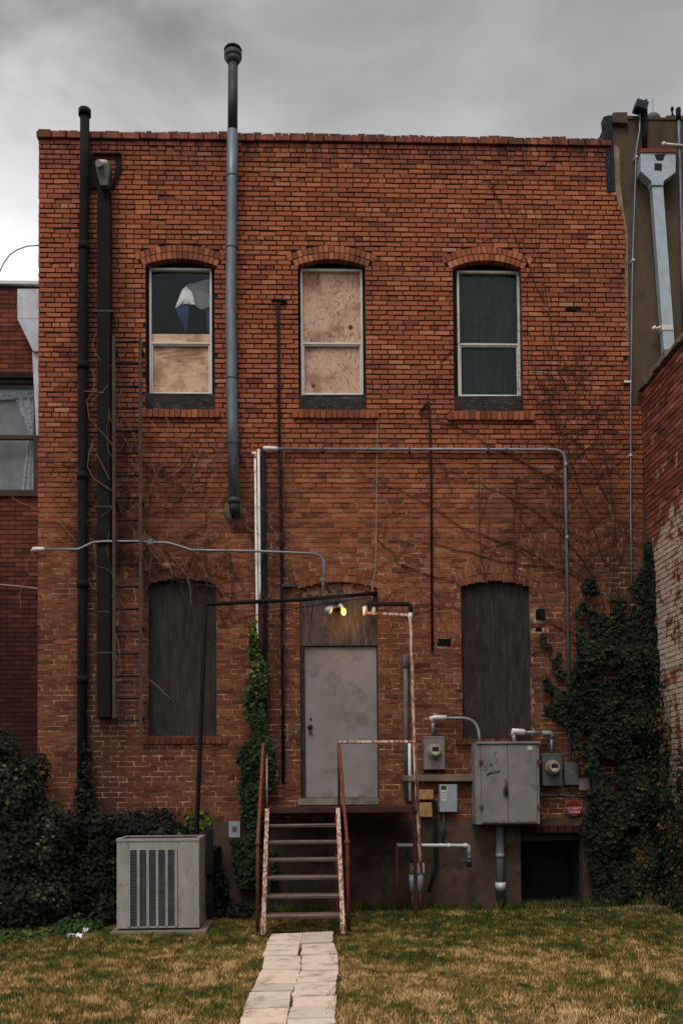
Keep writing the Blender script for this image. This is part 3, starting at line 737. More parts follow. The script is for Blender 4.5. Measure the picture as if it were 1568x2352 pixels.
while y > -LEN:
    w_ = random.uniform(.12, .3)
    mb.box(XW - .04 + random.uniform(-.02, .02), XW + .5, y - w_ + .004, y - .002, ztop_r - .01, ztop_r + random.uniform(.04, .10), 0, .5, jit=.015); y -= w_
mb.build('coping', M_concrete, rw)

# ================================================================ LEFT BUILDING (set back)
YL = 1.6
lb = thing('neighbour_brick_building', 'lower dark red brick building with brown window at the left edge', 'building', (X(40, 1200, y=YL), YL, 0))
zlt = Z(656, 60, YL); xa = XL0 + .0 - 6; xb = XL0 + .003
wx1 = X(75, 880, 1130, YL); wx0 = wx1 - 1.45; wz1, wz0 = Z(880, 40, YL), Z(1123, 40, YL)
mb = MB()
for j in range(int(zlt / .07)):
    zb = j * .07; zc = zb + .035; header = j % 6 == 1; ln = .107 if header else .2135
    iv = [(wx0 - .06, wx1 + .06)] if wz0 - .05 < zc < wz1 + .14 else []
    for s0, s1 in carve(xa + 3, xb + .3, iv):
        x = xa + 3 + (0 if j % 2 else -.5) * ln
        while x < s1:
            w_ = ln; a, b2 = max(x, s0) + .005, min(x + w_, s1) - .005; x += w_
            if b2 - a < .02: continue
            mb.box(a, b2, YL + random.uniform(-.003, .003), YL + .1, zb + .006, zb + .064, 0, min(.95, max(.05, random.gauss(.45, .2))), jit=.002, skip='b')
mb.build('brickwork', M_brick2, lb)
mb = MB()
for a, b2, c0, c1 in ((xa, wx0 - .06, 0, zlt), (wx1 + .06, xb, 0, zlt), (wx0 - .06, wx1 + .06, 0, wz0 - .06), (wx0 - .06, wx1 + .06, wz1 + .14, zlt)): mb.box(a, b2, YL + .012, YL + .2, c0, c1)
mb.box(xa, xb, YL + 2.5, YL + 2.7, 0, zlt)
mb.build('mortar_bed', M_mortar2, lb)
MB().box(xa, xb + .05, YL - .06, YL + 2.7, zlt, zlt + .05).build('coping', M_coping, lb)
mb = MB(); mb.box(wx0 - .1, wx1 + .08, YL - .03, YL + .06, wz1 + .075, wz1 + .16).build('lintel', M_dkwood, lb)
mb = MB(); frame_bars(mb, wx0 - .058, wx1 + .058, wz0 - .058, wz1 + .073, .055, YL + .03, YL + .11); zmm = Z(1001, 40, YL); mb.box(wx0, wx1, YL + .035, YL + .10, zmm - .035, zmm + .025)
wn = mb.build('window', M_brownframe, lb)
MB().box(wx0 - .1, wx1 + .09, YL - .04, YL + .1, wz0 - .12, wz0 - .06).build('window_sill', M_brownframe, wn)
MB().box(wx0, wx1, YL + .07, YL + .074, wz0, wz1).build('pane', M_glass, wn)
def X2(u, v): p = P(u, v, YL + .14); return (p.x, p.y, p.z)
mb = MB(); n = 14
edgeL = [(-60, 900), (30, 905), (45, 940), (60, 975), (68, 995), (70, 1010), (62, 1040), (56, 1080), (52, 1122)]
edge = [(32, 897), (38, 925), (48, 948), (60, 975), (67, 1000), (62, 1015), (58, 1060), (54, 1090), (50, 1125)]
for i, (u, v) in enumerate(edge):
    for k in range(8):
        f = k / 7; p = P(u + (78 - u) * f, v, YL + .16 + .03 * math.sin(k * 2.2 + i * .3)); mb.v.append(tuple(p))
for i in range(len(edge) - 1):
    for k in range(7): a = i * 8 + k; mb.face((a, a + 8, a + 9, a + 1), 0, .5, True)
mb.build('lace_curtain', M_lace, wn)
mb = MB(); mb.quad(*[P(u, v, YL + .2) for u, v in ((-90, 1130), (78, 1130), (78, 900), (-90, 900))]); mb.build('roller_blind', M_curtaing, wn)
mb = MB(); mb.quad(*[P(u, v, YL + .15) for u, v in ((-90, 925), (78, 912), (78, 895), (-90, 895))]); mb.build('valance', M_lace, wn)
# its leader head and downspout
ds = thing('white_downspout', 'whitish square leader head and downspout beside the left building corner', 'downspout', (X(80, 900, y=YL), YL, 0))
yy = YL - .25
def frus(mb, u0, u1, v0, u2, u3, v1, y, d, mi=0):
    a, b2, c, dd = P(u0, v0, y), P(u1, v0, y), P(u3, v1, y), P(u2, v1, y)
    n = len(mb.v); mb.v += [tuple(a), tuple(b2), tuple(c), tuple(dd)] + [(q.x, q.y + d, q.z) for q in (a, b2, c, dd)]
    for f in ((0, 3, 2, 1), (4, 5, 6, 7), (0, 1, 5, 4), (1, 2, 6, 5), (2, 3, 7, 6), (3, 0, 4, 7)): mb.face([n + i for i in f], mi)
mb = MB(); frus(mb, 40, 100, 663, 40, 100, 731, yy, .24); frus(mb, 40, 99, 731.5, 76, 95, 806, yy + .003, .2)
mb.build('leader_head', M_downpipe, ds)
mb = MB(); frus(mb, 74, 92, 808, 83, 100, 1000, yy + .05, .09); mb.build('pipe', M_downpipe, ds)

# ================================================================ PIPES ON THE WALL
def straight(u0, v0, u1, v1, y): return [P(u0, v0, y), P(u1, v1, y)]
# black cast iron vent pipe at left
t = thing('vent_pipe', 'tall black cast iron vent pipe near the left corner, rising above the roofline', 'pipe', (X(195, 1700), -.09, 0))
xa_, xb_ = X(198, 300), X(193, 1300)
pth = [Vector((xb_ - .01, -.09, .0)), Vector((xb_, -.09, Z(1300))), Vector((xb_, -.09, Z(700))), Vector((xa_, -.09, Z(420))), Vector((xa_ + .0, -.09, Z(262, 198)))]
MB().tube(pth, .062, 16).build('pipe_run', M_black, t)
mb = MB()
for v in (580, 850, 1100, 1345, 1560): zz = Z(v); xx = xb_ if v > 700 else (xa_ + xb_) / 2; mb.cyl((xx, -.09, zz - .05), (xx, -.09, zz + .05), .073)
mb.build_each('hub', M_black, t)
zz = Z(262, 198, -.09); MB().cyl((xa_, -.09, zz - .02), (xa_, -.09, zz + .06), .083).ball((xa_, -.09, zz + .06), .083, sc3=(1, 1, .35)).build('cap', M_black, t)
# black rectangular downspout with leader head
t = thing('black_downspout', 'wide black downspout left of the windows, topped by a pale green hopper', 'downspout', (X(240, 1600), -.09, 0))
mb = MB(); mb.box(X(227, 425, 1650), X(257, 425, 1650), -.12, -.004, Z(1650, 240), Z(424, 240)); mb.build('pipe_run', M_black, t, bevel=.008)
mb = MB(); frus(mb, 218, 253, 376, 230, 248, 424, -.22, .18); mb.build('hopper', paintmat('hopper_verdigris', (0.10, 0.105, 0.088), .7, .1, var=.5, c2=(.05, .04, .035)), t)
mb = MB(); mb.tube([P(226, 374, -.3), P(242, 374, -.08), P(242, 374, 0.0)], .042, 14); mb.build('outlet_pipe', M_fit, t)
mb = MB(); frus(mb, 213, 277, 349, 213, 277, 352, -.06, .06); frus(mb, 262, 276, 352, 266, 279, 385, -.03, .03); frus(mb, 264, 280, 385, 257, 262, 430, -.03, .03); frus(mb, 208, 214, 352, 208, 228, 430, -.03, .03)
mb.build('shadow_stain', M_black, t)  # dark surround of the hopper: shadow and stain built as black strips
mb = MB()
for v in (728, 1170, 1500): mb.box(X(221, v), X(263, v), -.125, -.02, Z(v + 2), Z(v - 2))
mb.build_each('strap', M_galvdark, t)
# tall galvanised flue
t = thing('flue_pipe', 'tall grey galvanised flue pipe with capped top, left of the middle window', 'flue', (P(538, 1165, -.16).x, -.16, 0))
yf = -.17
c = [P(535, 142, yf), P(534, 300, yf), P(532, 420, yf), P(529.5, 700, yf), P(534, 960, yf), P(538, 1150, yf)]
rr_ = .0735
MB().tube(c[:2], rr_ * .9, 20).build('upper_section', M_galvdark, t)
MB().tube(c[1:], rr_, 20).build('lower_section', M_galv, t)
mb = MB()
for i, v in enumerate((405, 570, 870, 1020)):
    import bisect
    for a, b2 in zip(c, c[1:]):
        z_ = Z(v, 532, yf)
        if b2.z <= z_ <= a.z:
            q = a.lerp(b2, (a.z - z_) / (a.z - b2.z)); mb.cyl(q - Vector((0, 0, .008)), q + Vector((0, 0, .008)), rr_ + .004)
mb.build_each('joint_band', M_galvdark, t)
q = c[0]; mb = MB(); mb.cyl(q - Vector((0, 0, .02)), q + Vector((0, 0, .05)), rr_, .115); mb.cyl(q + Vector((0, 0, .05)), q + Vector((0, 0, .13)), .118); mb.cyl(q + Vector((0, 0, .13)), q + Vector((0, 0, .165)), .09); mb.cyl(q + Vector((0, 0, .165)), q + Vector((0, 0, .20)), .122, .10)
mb.build('rain_cap', M_galvdark, t)
q = c[-1]; mb = MB(); mb.cyl(q + Vector((0, 0, .03)), q - Vector((0, 0, .04)), rr_ + .008); mb.tube([q - Vector((0, 0, .02)), q - Vector((0, -.03, .10)), q - Vector((0, -.17, .14)), q - Vector((0, -.3, .14))], [rr_, rr_ * .95, rr_ * .9, rr_ * .9], 18)
mb.build('elbow', M_galvdark, t)
mb = MB()
for u, v, dx_ in ((527, 305, -.09), (547, 305, .09)): mb.tube([P(u, v, yf + .02), P(u, v, yf + .02) + Vector((dx_, .04, .02)), P(u, v, yf + .02) + Vector((dx_, .2, -.03))], .006, 5)
mb.build_each('guy_bracket', M_galvdark, t)
# rods with hooks
t = thing('iron_rod', 'long dark iron rod with a bent bracket top, left of the middle window', 'rod', (X(645, 1500), -.03, 0))
MB().tube([P(638, 692, -.04), P(641, 1000, -.04), P(647, 1300, -.04), P(650, 1800, -.04)], .021, 8).build('rod', M_black, t)
MB().tube([P(623, 691, -.05), P(632, 689, -.06), P(650, 690, -.02), P(657, 694, 0)], .024, 6).build('bracket', M_black, t)
t = thing('iron_rod', 'dark iron rod with a hooked top, between middle and right windows', 'rod', (X(990, 1490), -.03, 0))
MB().tube([P(985, 925, -.035), P(990, 1100, -.035), P(992, 1500, -.035)], .016, 8).build('rod', M_black, t)
MB().tube([P(968, 944, 0), P(976, 932, -.03), P(985, 923, -.04)], .016, 6).build('hook', M_black, t)
# upper grey conduit
t = thing('upper_conduit', 'grey conduit crossing the wall below the upper windows and turning down at right', 'conduit', (X(1300, 1700), -.05, 0))
pth = bent([P(612, 1031, -.05), P(1297, 1033, -.05), P(1309, 1752, -.05)], .17, 8)
MB().tube(pth, .0215, 12).build('conduit_run', M_conduit, t)
mb = MB()
for u, v in ((1299, 1068), (1302, 1236)): p = P(u, v, -.05); mb.cyl(p - Vector((0, 0, .035)), p + Vector((0, 0, .035)), .027)
for u in (1160, 1250, 840): p = P(u, 1032, -.05); mb.cyl(p - Vector((.03, 0, 0)), p + Vector((.03, 0, 0)), .026)
mb.build_each('coupling', M_conduit, t)
mb = MB(); mb.tube([P(604, 1031, -.065), P(608, 1030, -.065), P(634, 1031, -.065), P(638, 1031, -.065)], [.028, .034, .034, .028], 12); mb.build('fitting', M_fit, t)
mb = MB()
for u in (740, 940, 1120): p = P(u, 1033, -.03); mb.box(p.x - .012, p.x + .012, -.075, 0, p.z - .035, p.z + .026)
mb.build_each('strap', M_galvdark, t)
# lower left conduit
t = thing('lower_conduit', 'thin grey conduit running wavy from the left corner to above the door', 'conduit', (X(400, 1260), -.15, Z(1265)))
def pl(pts, y): return [P(u, v, y) for u, v in pts]
pth = pl([(100, 1262), (180, 1262), (197, 1254), (214, 1246), (240, 1244), (300, 1244), (385, 1247), (410, 1254), (440, 1264), (520, 1265), (585, 1266), (705, 1271)], -.14)
pth += [Vector((*P(u, v, -.13),)) for u, v in ((722, 1272), (735, 1277), (742, 1288), (744, 1305), (742, 1340), (741, 1370))]
MB().tube(pth, .018, 10).build('conduit_run', M_conduit, t)
mb = MB(); mb.tube([P(73, 1266, -.1), P(78, 1262, -.14), P(98, 1262, -.14), P(104, 1262, -.14)], [.02, .034, .034, .024], 10); mb.build('fitting', M_fit, t)
mb = MB(); p = P(346, 1245, -.14); mb.box(p.x - .03, p.x + .03, -.175, -.12, p.z - .03, p.z + .035); p = P(740, 1331, -.13); mb.box(p.x - .03, p.x + .03, -.16, -.1, p.z - .02, p.z + .02); mb.build_each('clamp', M_conduit, t)
tag(MB().tube(pl([(346, 1247), (347, 1290), (344, 1320), (339, 1362)], -.13), .012, 6).build('hanging_cable', M_galvdark), 'short dark cable hanging from the lower conduit between the ladder rails', 'cable')
# pair of white + black pipes behind the ivy
t = thing('white_conduit_pair', 'pair of white vertical conduits descending into the ivy left of the door', 'conduit', (X(590, 1500), -.05, Z(1480)))
mb = MB(); mb.tube([P(585.5, 1038, -.05), P(591, 1470, -.05), P(592, 1690, -.05)], .017, 8); mb.tube([P(593.5, 1032, -.05), P(596.5, 1350, -.05), P(596, 1380, -.05)], .019, 8)
mb.build('pipe_run', M_white, t)
MB().tube([P(578, 1040, -.06), P(585, 1042, -.06), P(586, 1052, -.05)], .022, 6).build('cap', M_white, t)
tag(MB().tube([P(604, 1033, -.04), P(608, 1400, -.04), P(609, 2000, -.04)], .030, 10).build('black_pipe', M_black), 'black vertical pipe beside the white conduits, left of the door', 'pipe')
# thin cables
tag(MB().tube(pl([(867, 962), (866, 1030), (864, 1200), (862, 1310), (856, 1335), (854, 1380)], -.02), .004, 5).build('thin_cable', M_cable), 'thin pale cable hanging from the middle window down to the door', 'cable')
tag(MB().tube(pl([(560, 1420), (600, 1410), (690, 1396), (760, 1385), (850, 1372)], -.10), .006, 5).build('thin_cable', M_black), 'thin black cable sagging under the awning pipe toward the door', 'cable')
# awning pipe frame (leans out from the wall)
t = thing('awning_pipe_frame', 'black pipe frame of a lost awning beside and above the door', 'frame', (P(450, 1960, -1.25).x, -1.25, 0))
foot = P(446, 1995, -1.4)
MB().tube(bent([Vector((foot.x - .01, -1.42, 0)), P(472, 1388, -.45), P(700, 1377, -.28), P(862, 1363, -.03)], .04, 3), .027, 10).build('left_pipe', M_black, t)
MB().tube(bent([P(846, 1388, .03), P(849, 1388, -.2), P(943, 1388, -.40), P(942.5, 1412, -.42)], .05, 4), .028, 10).build('right_pipe', M_black, t)
p = P(862, 1366, -.03); MB().box(p.x - .03, p.x + .03, -.03, .05, p.z - .13, p.z + .04).build('wall_bracket', M_black, t)
t = thing('white_awning_pipe', 'white painted pipe bending from above the door down past the landing', 'pipe', (P(967, 2020, -1.3).x, -1.35, 0))
pth = [P(839, 1392, -.1), P(839, 1408, -.1), P(858, 1409, -.14), P(942, 1414, -.42)]
ft = P(968, 2030, -1.25)
pth2 = bent(pth + [P(951, 1702, -.85), P(959, 1860, -1.08), P(967, 2010, -1.25)], [.02, .01, .05, .05, .05], 3)
MB().tube(pth2, .0215, 10).build('pipe_run', M_whiterust, t)
mb = MB(); mb.cyl(P(837.5, 1394, -.1), P(838.5, 1414, -.1), .032, seg=12); mb.cyl(P(858, 1410, -.14), P(858, 1398, -.05), .028, seg=10); mb.cyl(P(942, 1408, -.42), P(942, 1426, -.42), .03, seg=12)
mb.build_each('tee', M_fit, t)
tag(MB().tube([P(939, 1702, -.06), P(941, 1840, -.06)], .026, 10).build('white_pipe', M_white), 'short white vertical pipe against the wall right of the door', 'pipe')
mb = MB(); mb.tube([P(931, 1520, -.06), P(933, 1840, -.06)], .032, 10); mb.tube([P(931, 1503, -.07), P(931, 1508, -.07), P(931, 1530, -.07), P(931, 1535, -.06)], [.02, .042, .042, .03], 10)
tag(mb.build('grey_riser', M_greyd), 'dark grey riser pipe with rounded head right of the door', 'pipe')

# ladder
t = thing('wall_ladder', 'rusty fixed wall ladder left of the windows, tangled in dry vines', 'ladder', (X(290, 1650), -.2, Z(1690)))
for ua, ub in ((259, 263), (322, 324)):
    mb = MB(); a, b2 = P(ua, 775, -.2), P(ub, 1695, -.2)
    if ua < 300: a = P(ua, 770, -.2); b2 = P(265, 1650, -.2)
    xx = (a.x + b2.x) / 2
    mb.box(xx - .022, xx + .022, -.215, -.20, b2.z, a.z); mb.box(xx - .022, xx - .012, -.2, -.16, b2.z, a.z)
    mb.build('rail', M_rail, t)
for v in np.arange(785, 1690, 51.2):
    a, b2 = P(263, v, -.19), P(321, v, -.19)
    MB().tube([a, b2], .014, 6).build('rung', M_black, t)
for v in (800, 1150, 1440, 1650):
    for u in (261, 323): q = P(u, v, -.18); MB().box(q.x - .018, q.x + .018, -.19, .0, q.z - .02, q.z + .02).build('standoff', M_black, t)

# lamp above the door
t = thing('door_lamp', 'twin-bulb lamp above the door with the right bulb lit yellow', 'lamp', (X(774, 1392), .0, Z(1392)))
p = P(773, 1393, -.05); mb = MB(); mb.cyl((p.x, .03, p.z), (p.x, -.03, p.z), .06); mb.ball((p.x, -.05, p.z), .045)
mb.build('mount', M_black, t)
a = P(772, 1394, -.08); MB().tube([a, P(764, 1394, -.13), P(757, 1398, -.17)], [.018, .03, .034], 10).build('socket', M_greyd, t)
MB().ball(P(754, 1402, -.21), .052, 16, 10).ball(P(758, 1398, -.18), .035).build('unlit_bulb', M_bulboff, t)
MB().tube([a, P(782, 1390, -.13), P(786, 1397, -.17)], [.016, .024, .026], 10).build('socket', M_fit, t)
MB().ball(P(789, 1405, -.19), .036, 16, 10, sc3=(1, 1, 1.3)).build('lit_bulb', M_bulb, t)
ld = bpy.data.lights.new('bulb_light', 'POINT'); ld.energy = 5.5; ld.color = (1.0, .50, .16); ld.shadow_soft_size = .04
lo = bpy.data.objects.new('bulb_light', ld); COL.objects.link(lo); lo.location = P(792, 1412, -.24)
p = P(654, 1345, -.04); tag(MB().box(p.x - .05, p.x + .16, -.06, -.0, p.z - .02, p.z + .02, jit=.008).build('wall_bracket', M_galvdark), 'small dark bracket stub on the wall up left of the door arch', 'bracket')

# ================================================================ ELECTRICAL GEAR
def meterbox(u0, u1, v0, v1, cu, cv, m_, label, y=-.13):
    x0, x1, z1, z0 = X(u0, v0, v1, y), X(u1, v0, v1, y), Z(v0, u0, y), Z(v1, u0, y)
    t = thing('electric_meter', label, 'electric meter', ((x0 + x1) / 2, 0, z0), 'electric meters on the wall')
    MB().box(x0, x1, y, 0, z0, z1).box(x0 - .004, x1 + .004, y - .004, y + .02, z1 - .02, z1 + .004).build('box', m_, t, bevel=.006)
    c = P(cu, cv, y); 
    MB().cyl((c.x, y, c.z), (c.x, y - .025, c.z), .098, seg=28).cyl((c.x, y - .025, c.z), (c.x, y - .055, c.z), .090, seg=28).build('ring', M_cream, t)
    g = MB().cyl((c.x, y - .055, c.z), (c.x, y - .13, c.z), .078, .068, seg=28); g.build('glass_cover', M_cream, t)
    MB().box(c.x - .042, c.x + .042, y - .132, y - .1, c.z - .01, c.z + .045).build('dial_window', M_ink, t)
    MB().box(c.x - .03, c.x + .03, y - .134, y - .12, c.z - .045, c.z - .018).build('name_plate', M_whpaper, t)
    MB().ball((c.x + .02, y - .03, c.z - .115), .016).build('seal', M_blue, t)
meterbox(974, 1021, 1693, 1768, 997, 1725, M_grey, 'light grey electric meter left of the big cabinet')
meterbox(1245, 1290, 1733, 1806, 1268, 1763, M_greyd, 'darker grey electric meter right of the big cabinet')
# conduit meter -> cabinet
t = thing('meter_conduit', 'grey conduit arching from the left meter into the cabinet top', 'conduit', (X(1040, 1655), -.07, Z(1700)))
MB().tube(bent([P(994, 1693, -.08), P(994, 1651, -.08)], .01), .026, 10).build('nipple', M_conduit, t)
MB().tube([P(994, 1660, -.08), P(990, 1650, -.08), P(1000, 1649, -.08), P(1022, 1649, -.08), P(1026, 1650, -.08)], [.03, .038, .04, .036, .026], 10).build('elbow_fitting', M_fit, t)
MB().tube(bent([P(1022, 1650, -.08), P(1096, 1650, -.08), P(1102, 1710, -.15)], .22, 10), .022, 10).build('conduit_run', M_conduit, t)
t = thing('meter_conduit', 'stepped grey conduit from the cabinet top over to the right meter', 'conduit', (X(1220, 1680), -.07, Z(1730)))
MB().tube([P(1183, 1712, -.12), P(1178, 1685, -.1)], .03, 10).build('nipple', M_conduit, t)
MB().tube([P(1176, 1690, -.1), P(1178, 1680, -.1), P(1202, 1682, -.1), P(1206, 1683, -.1)], [.03, .042, .042, .03], 10).build('elbow_fitting', M_fit, t)
MB().tube([P(1200, 1682, -.1), P(1248, 1684, -.1)], .022, 10).build('conduit_run', M_conduit, t)
MB().tube([P(1244, 1684, -.1), P(1262, 1685, -.1), P(1266, 1688, -.1), P(1266, 1697, -.1)], [.036, .036, .034, .03], 10).build('elbow_fitting', M_grey, t)
MB().tube([P(1266, 1692, -.1), P(1267, 1736, -.09)], .021, 10).build('conduit_run', M_conduit, t)
# cabinet
yc = -.32
x0, x1, z1, z0 = X(1091, 1705, 1893, yc), X(1238.5, 1705, 1893, yc), Z(1709, 1165, yc), Z(1894, 1165, yc)
t = thing('electrical_cabinet', 'large grey two-door electrical cabinet with scribbles and padlock', 'cabinet', ((x0 + x1) / 2, 0, z0))
xs, xm = X(1105, 1800, y=yc), X(1166, 1800, y=yc)
MB().box(x0, x1, yc + .02, 0, z0, z1).box(x0, xs - .003, yc + .002, yc + .02, z0, z1).box(x1 - .035, x1, yc + .004, yc + .02, z0, z1).build('body', M_grey, t, bevel=.004)
MB().box(x0 - .01 + .03, x1 + .02, yc - .03, 0, z1 + .001, z1 + .03).build('hood', M_grey, t, bevel=.004)
for a, b2 in ((xs, xm - .003), (xm + .003, x1 - .04)):
    MB().box(a, b2, yc - .012, yc + .018, z0 + .02, z1 - .012).build('cabinet_door', M_grey, t, bevel=.005)
mb = MB()
for xx in (xs - .025, x1 - .03):
    for v in (1750, 1854): zz = Z(v, 1100, yc); mb.box(xx, xx + .045, yc - .03, yc, zz - .025, zz + .02)
mb.build_each('hinge', M_rust, t)
hz = Z(1808, 1160, yc); xh = X(1160, 1800, y=yc)
MB().tube([(xh, yc - .03, hz + .10), (xh, yc - .05, hz + .03), (xh + .005, yc - .04, hz - .04)], .014, 8).build('handle', M_rust, t)
MB().box(xh - .02, xh + .02, yc - .06, yc - .03, hz - .10, hz - .035).build('padlock', M_black, t, bevel=.006)
MB().box(xh - .035, xh + .035, yc - .026, yc - .013, hz - .12, hz + .0).build('hasp_plate', M_greyd, t)
a = P(1214, 1718, yc - .014); MB().box(a.x - .02, a.x + .045, yc - .0165, yc - .012, a.z - .028, a.z + .02).build('sticker', M_whpaper, t)
mb = MB()
for u in (1112, 1117, 1136, 1142, 1153, 1158, 1186, 1192, 1216, 1224):
    p = P(u, 1886 + (u % 3), yc - .012); mb.cyl(p, p + Vector((0, -.006, 0)), .008, seg=8)
mb.build_each('rivet', M_rust, t)
def crop(zx, zy): return ((1100 + zx * .35714) / 1.16071, (1880 + zy * .35714) / 1.16071)   # pixel in the enlarged crop
mb = MB()
strokes = [[(625, 345), (612, 365), (608, 385)], [(622, 398), (628, 405), (618, 430)], [(530, 470), (545, 450), (560, 465), (568, 440), (575, 462), (590, 432), (585, 455), (603, 445)], [(528, 480), (548, 495)], [(570, 420), (585, 460), (600, 480)], [(540, 455), (555, 485)],
           [(552, 530), (560, 508), (575, 512), (572, 520), (556, 520), (590, 505), (600, 515), (606, 500), (615, 512), (622, 496), (632, 508), (640, 494), (646, 506), (650, 488)], [(570, 506), (600, 492), (648, 490)], [(575, 516), (650, 502)], [(555, 534), (562, 514)]]
for s_ in strokes: mb.tube([P(*crop(a, b2), yc - .0135) for a, b2 in s_], .0032 if s_[0][1] < 500 else .0045, 4)
mb.build('scribble', M_ink, t)
# small boxes right
def ebox(name, u0, u1, v0, v1, y, m_, label, cat='electrical box'):
    x0, x1, z1, z0 = X(u0, v0, v1, y), X(u1, v0, v1, y), Z(v0, u0, y), Z(v1, u0, y)
    t = thing(name, label, cat, ((x0 + x1) / 2, 0, z0), None)
    MB().box(x0, x1, y + .012, 0, z0, z1).build('box', m_, t, bevel=.004)
    MB().box(x0 - .003, x1 + .003, y, y + .011, z0 - .003, z1 + .003).build('cover', m_, t, bevel=.003)
    return t, x0, x1, z0, z1
t, *_ = ebox('junction_box', 1297, 1328, 1752, 1803, -.10, M_greyd, 'tall grey junction box under the long conduit, right of the darker meter')
p = P(1313, 1776, -.10); MB().cyl(p, p + Vector((0, -.01, 0)), .014, seg=10).build('latch', M_ledge, t)
ebox('junction_box', 1330, 1353.5, 1789, 1815, -.07, M_grey, 'small square grey junction box at the ivy edge')
ebox('junction_box', 1362, 1386, 1777, 1812, -.05, M_greyd, 'dark grey junction box nearly hidden in the ivy')
t, x0, x1, z0, z1 = ebox('breaker_box', 1009.5, 1049, 1803, 1865, -.12, M_greyl, 'pale blue-grey breaker box with stickers below the left meter')
zz = Z(1811, 1018, -.12); xx = X(1019, 1811, y=-.12)
MB().box(xx - .035, xx + .03, -.1235, -.12, zz - .02, zz + .028).build('black_sticker', M_ink, t)
MB().box(xx - .035, xx + .03, -.1235, -.12, zz - .17, zz - .022).build('white_sticker', M_whpaper, t)
mb = MB()
for i in range(3): mb.box(xx - .022, xx + .016, -.1245, -.1236, zz - .06 - i * .035, zz - .05 - i * .035)
mb.box(xx - .02, xx + .02, -.1245, -.1236, zz + .0, zz + .012)
mb.build('sticker_print', M_rust, t)
tag(MB().tube([P(1018, 1865, -.06), P(1019, 1890, -.06), P(1016, 1940, -.05)], .014, 8).build('thin_conduit', M_greyd), 'thin dark conduit dropping from the breaker box bottom', 'conduit')
tag(MB().tube(pl([(1240, 1829), (1262, 1827), (1290, 1826), (1310, 1829), (1345, 1830)], -.02), .008, 6).build('grey_cable', M_conduit), 'pale cable drooping from the cabinet toward the ivy, above the red sign', 'cable')
tag(MB().box(X(922, 1787), X(1084, 1787), -.12, .0, Z(1795, 1000), Z(1780, 1000), jit=.012).build('stone_ledge', M_ledge, bevel=.008), 'mossy narrow stone ledge below the left meter', 'ledge')
for (u0, u1, v0, v1, lab) in ((960, 993, 1815, 1838, 'upper tan foam block stuck on the wall right of the landing'), (962, 991, 1844, 1878, 'lower tan foam block on the wall right of the landing')):
    tag(MB().box(X(u0, v0), X(u1, v0), -.10, -.005, Z(v1, u0), Z(v0, u0), jit=.006).build('foam_block', M_foam, bevel=.01), lab, 'foam block', None)
tag(MB().tube(bent([P(990, 1841, -.1), P(999, 1841, -.1), P(1000, 1990, -.1), P(985, 2050, -.2)], .04, 4), .026, 8).build('black_drain', M_black), 'black pipe dropping beside the foam blocks to the gas fittings', 'pipe')
# left small outlet box
t, x0, x1, z0, z1 = ebox('outlet_box', 525.5, 551, 1888, 1924, -.08, M_greyl, 'small bluish outlet box on the foundation left of the stairs')
MB().box((x0 + x1) / 2 - .03, (x0 + x1) / 2 + .03, -.0835, -.08, (z0 + z1) / 2 - .03, (z0 + z1) / 2 + .04).build('socket', M_greyd, t)
# gas pipework
t = thing('gas_pipework', 'pale horizontal gas pipe with capped elbow on the foundation right of the stairs', 'pipe', (X(1000, 1942), -.16, 0))
MB().tube(bent([P(911, 1942, -.55), P(1076, 1943, -.3), P(1076.5, 1966, -.3)], .035, 5), .024, 10).build('pipe_run', M_fit, t)
mb = MB(); 
for u in (1012, 1030, 1068): p = P(u, 1943, -.38 if u < 1060 else -.31); mb.cyl(p - Vector((.025, 0, 0)), p + Vector((.025, 0, 0)), .03, seg=12)
mb.build_each('coupling', M_white, t)
mb = MB(); p = P(1077, 1972, -.3); mb.cyl(p + Vector((0, 0, .05)), p - Vector((0, 0, .02)), .02, .035, seg=12); mb.ball(p - Vector((0, 0, .03)), .036)
mb.build('nozzle', M_conduit, t)
p = P(1077, 1986, -.3); MB().ball(p, .042).build('valve', M_black, t)
for u, lab, m_ in ((947, 'left gas regulator with yellow dial under the landing edge', M_ledge), (965, 'right gas regulator with pale body under the white pipe', M_fit)):
    t = thing('gas_regulator', lab, 'gas regulator', (P(u, 2060, -.55).x, -.55, .0), None)
    a = P(u, 1985, -.55); b2 = P(u, 2052, -.55)
    MB().tube([P(u, 1945, -.55), a], .013, 8).build('riser', M_rust, t)
    MB().tube([b2, Vector((b2.x, b2.y, 0))], .016, 8).build('riser', M_rust, t)
    MB().box(a.x - .05, a.x + .05, -.62, -.5, P(u, 2006, -.55).z, P(u, 1983, -.55).z).build('head', m_, t, bevel=.012)
    MB().tube([P(u, 2008, -.55), P(u, 2025, -.55), P(u - 1, 2052, -.55)], [.05, .045, .022], 12).build('body', M_steelblue, t)
    if u < 950: MB().cyl(P(u + 2, 1996, -.62), P(u + 2, 1996, -.64), .024, seg=12).build('dial', paintmat('dial_yellow', (.4, .25, .05), .5), t)
tag(MB().tube([P(911, 1943, -.55), Vector((P(912, 2080, -.55).x, -.55, 0))], .018, 8).build('gas_riser', M_rust), 'thin rusty riser pipe left of the gas regulators', 'pipe')
# PVC drain pipe
t = thing('drain_pipe', 'grey vertical drain pipe with a white collar under the cabinet', 'pipe', (X(1147, 2050), -.12, 0))
xx = X(1148, 1900, 2060, -.12); MB().cyl((xx, -.12, 0), (xx, -.12, Z(1895, 1148, -.12)), .055).build('pipe_run', M_greyd, t)
zz = Z(2036, 1148, -.12); MB().cyl((xx, -.12, zz - .05), (xx, -.12, zz + .05), .07).build('collar', M_fit, t)
zz = Z(1966, 1148, -.12); MB().cyl((xx, -.12, zz - .03), (xx, -.12, zz + .03), .061).build('coupling', M_grey, t)
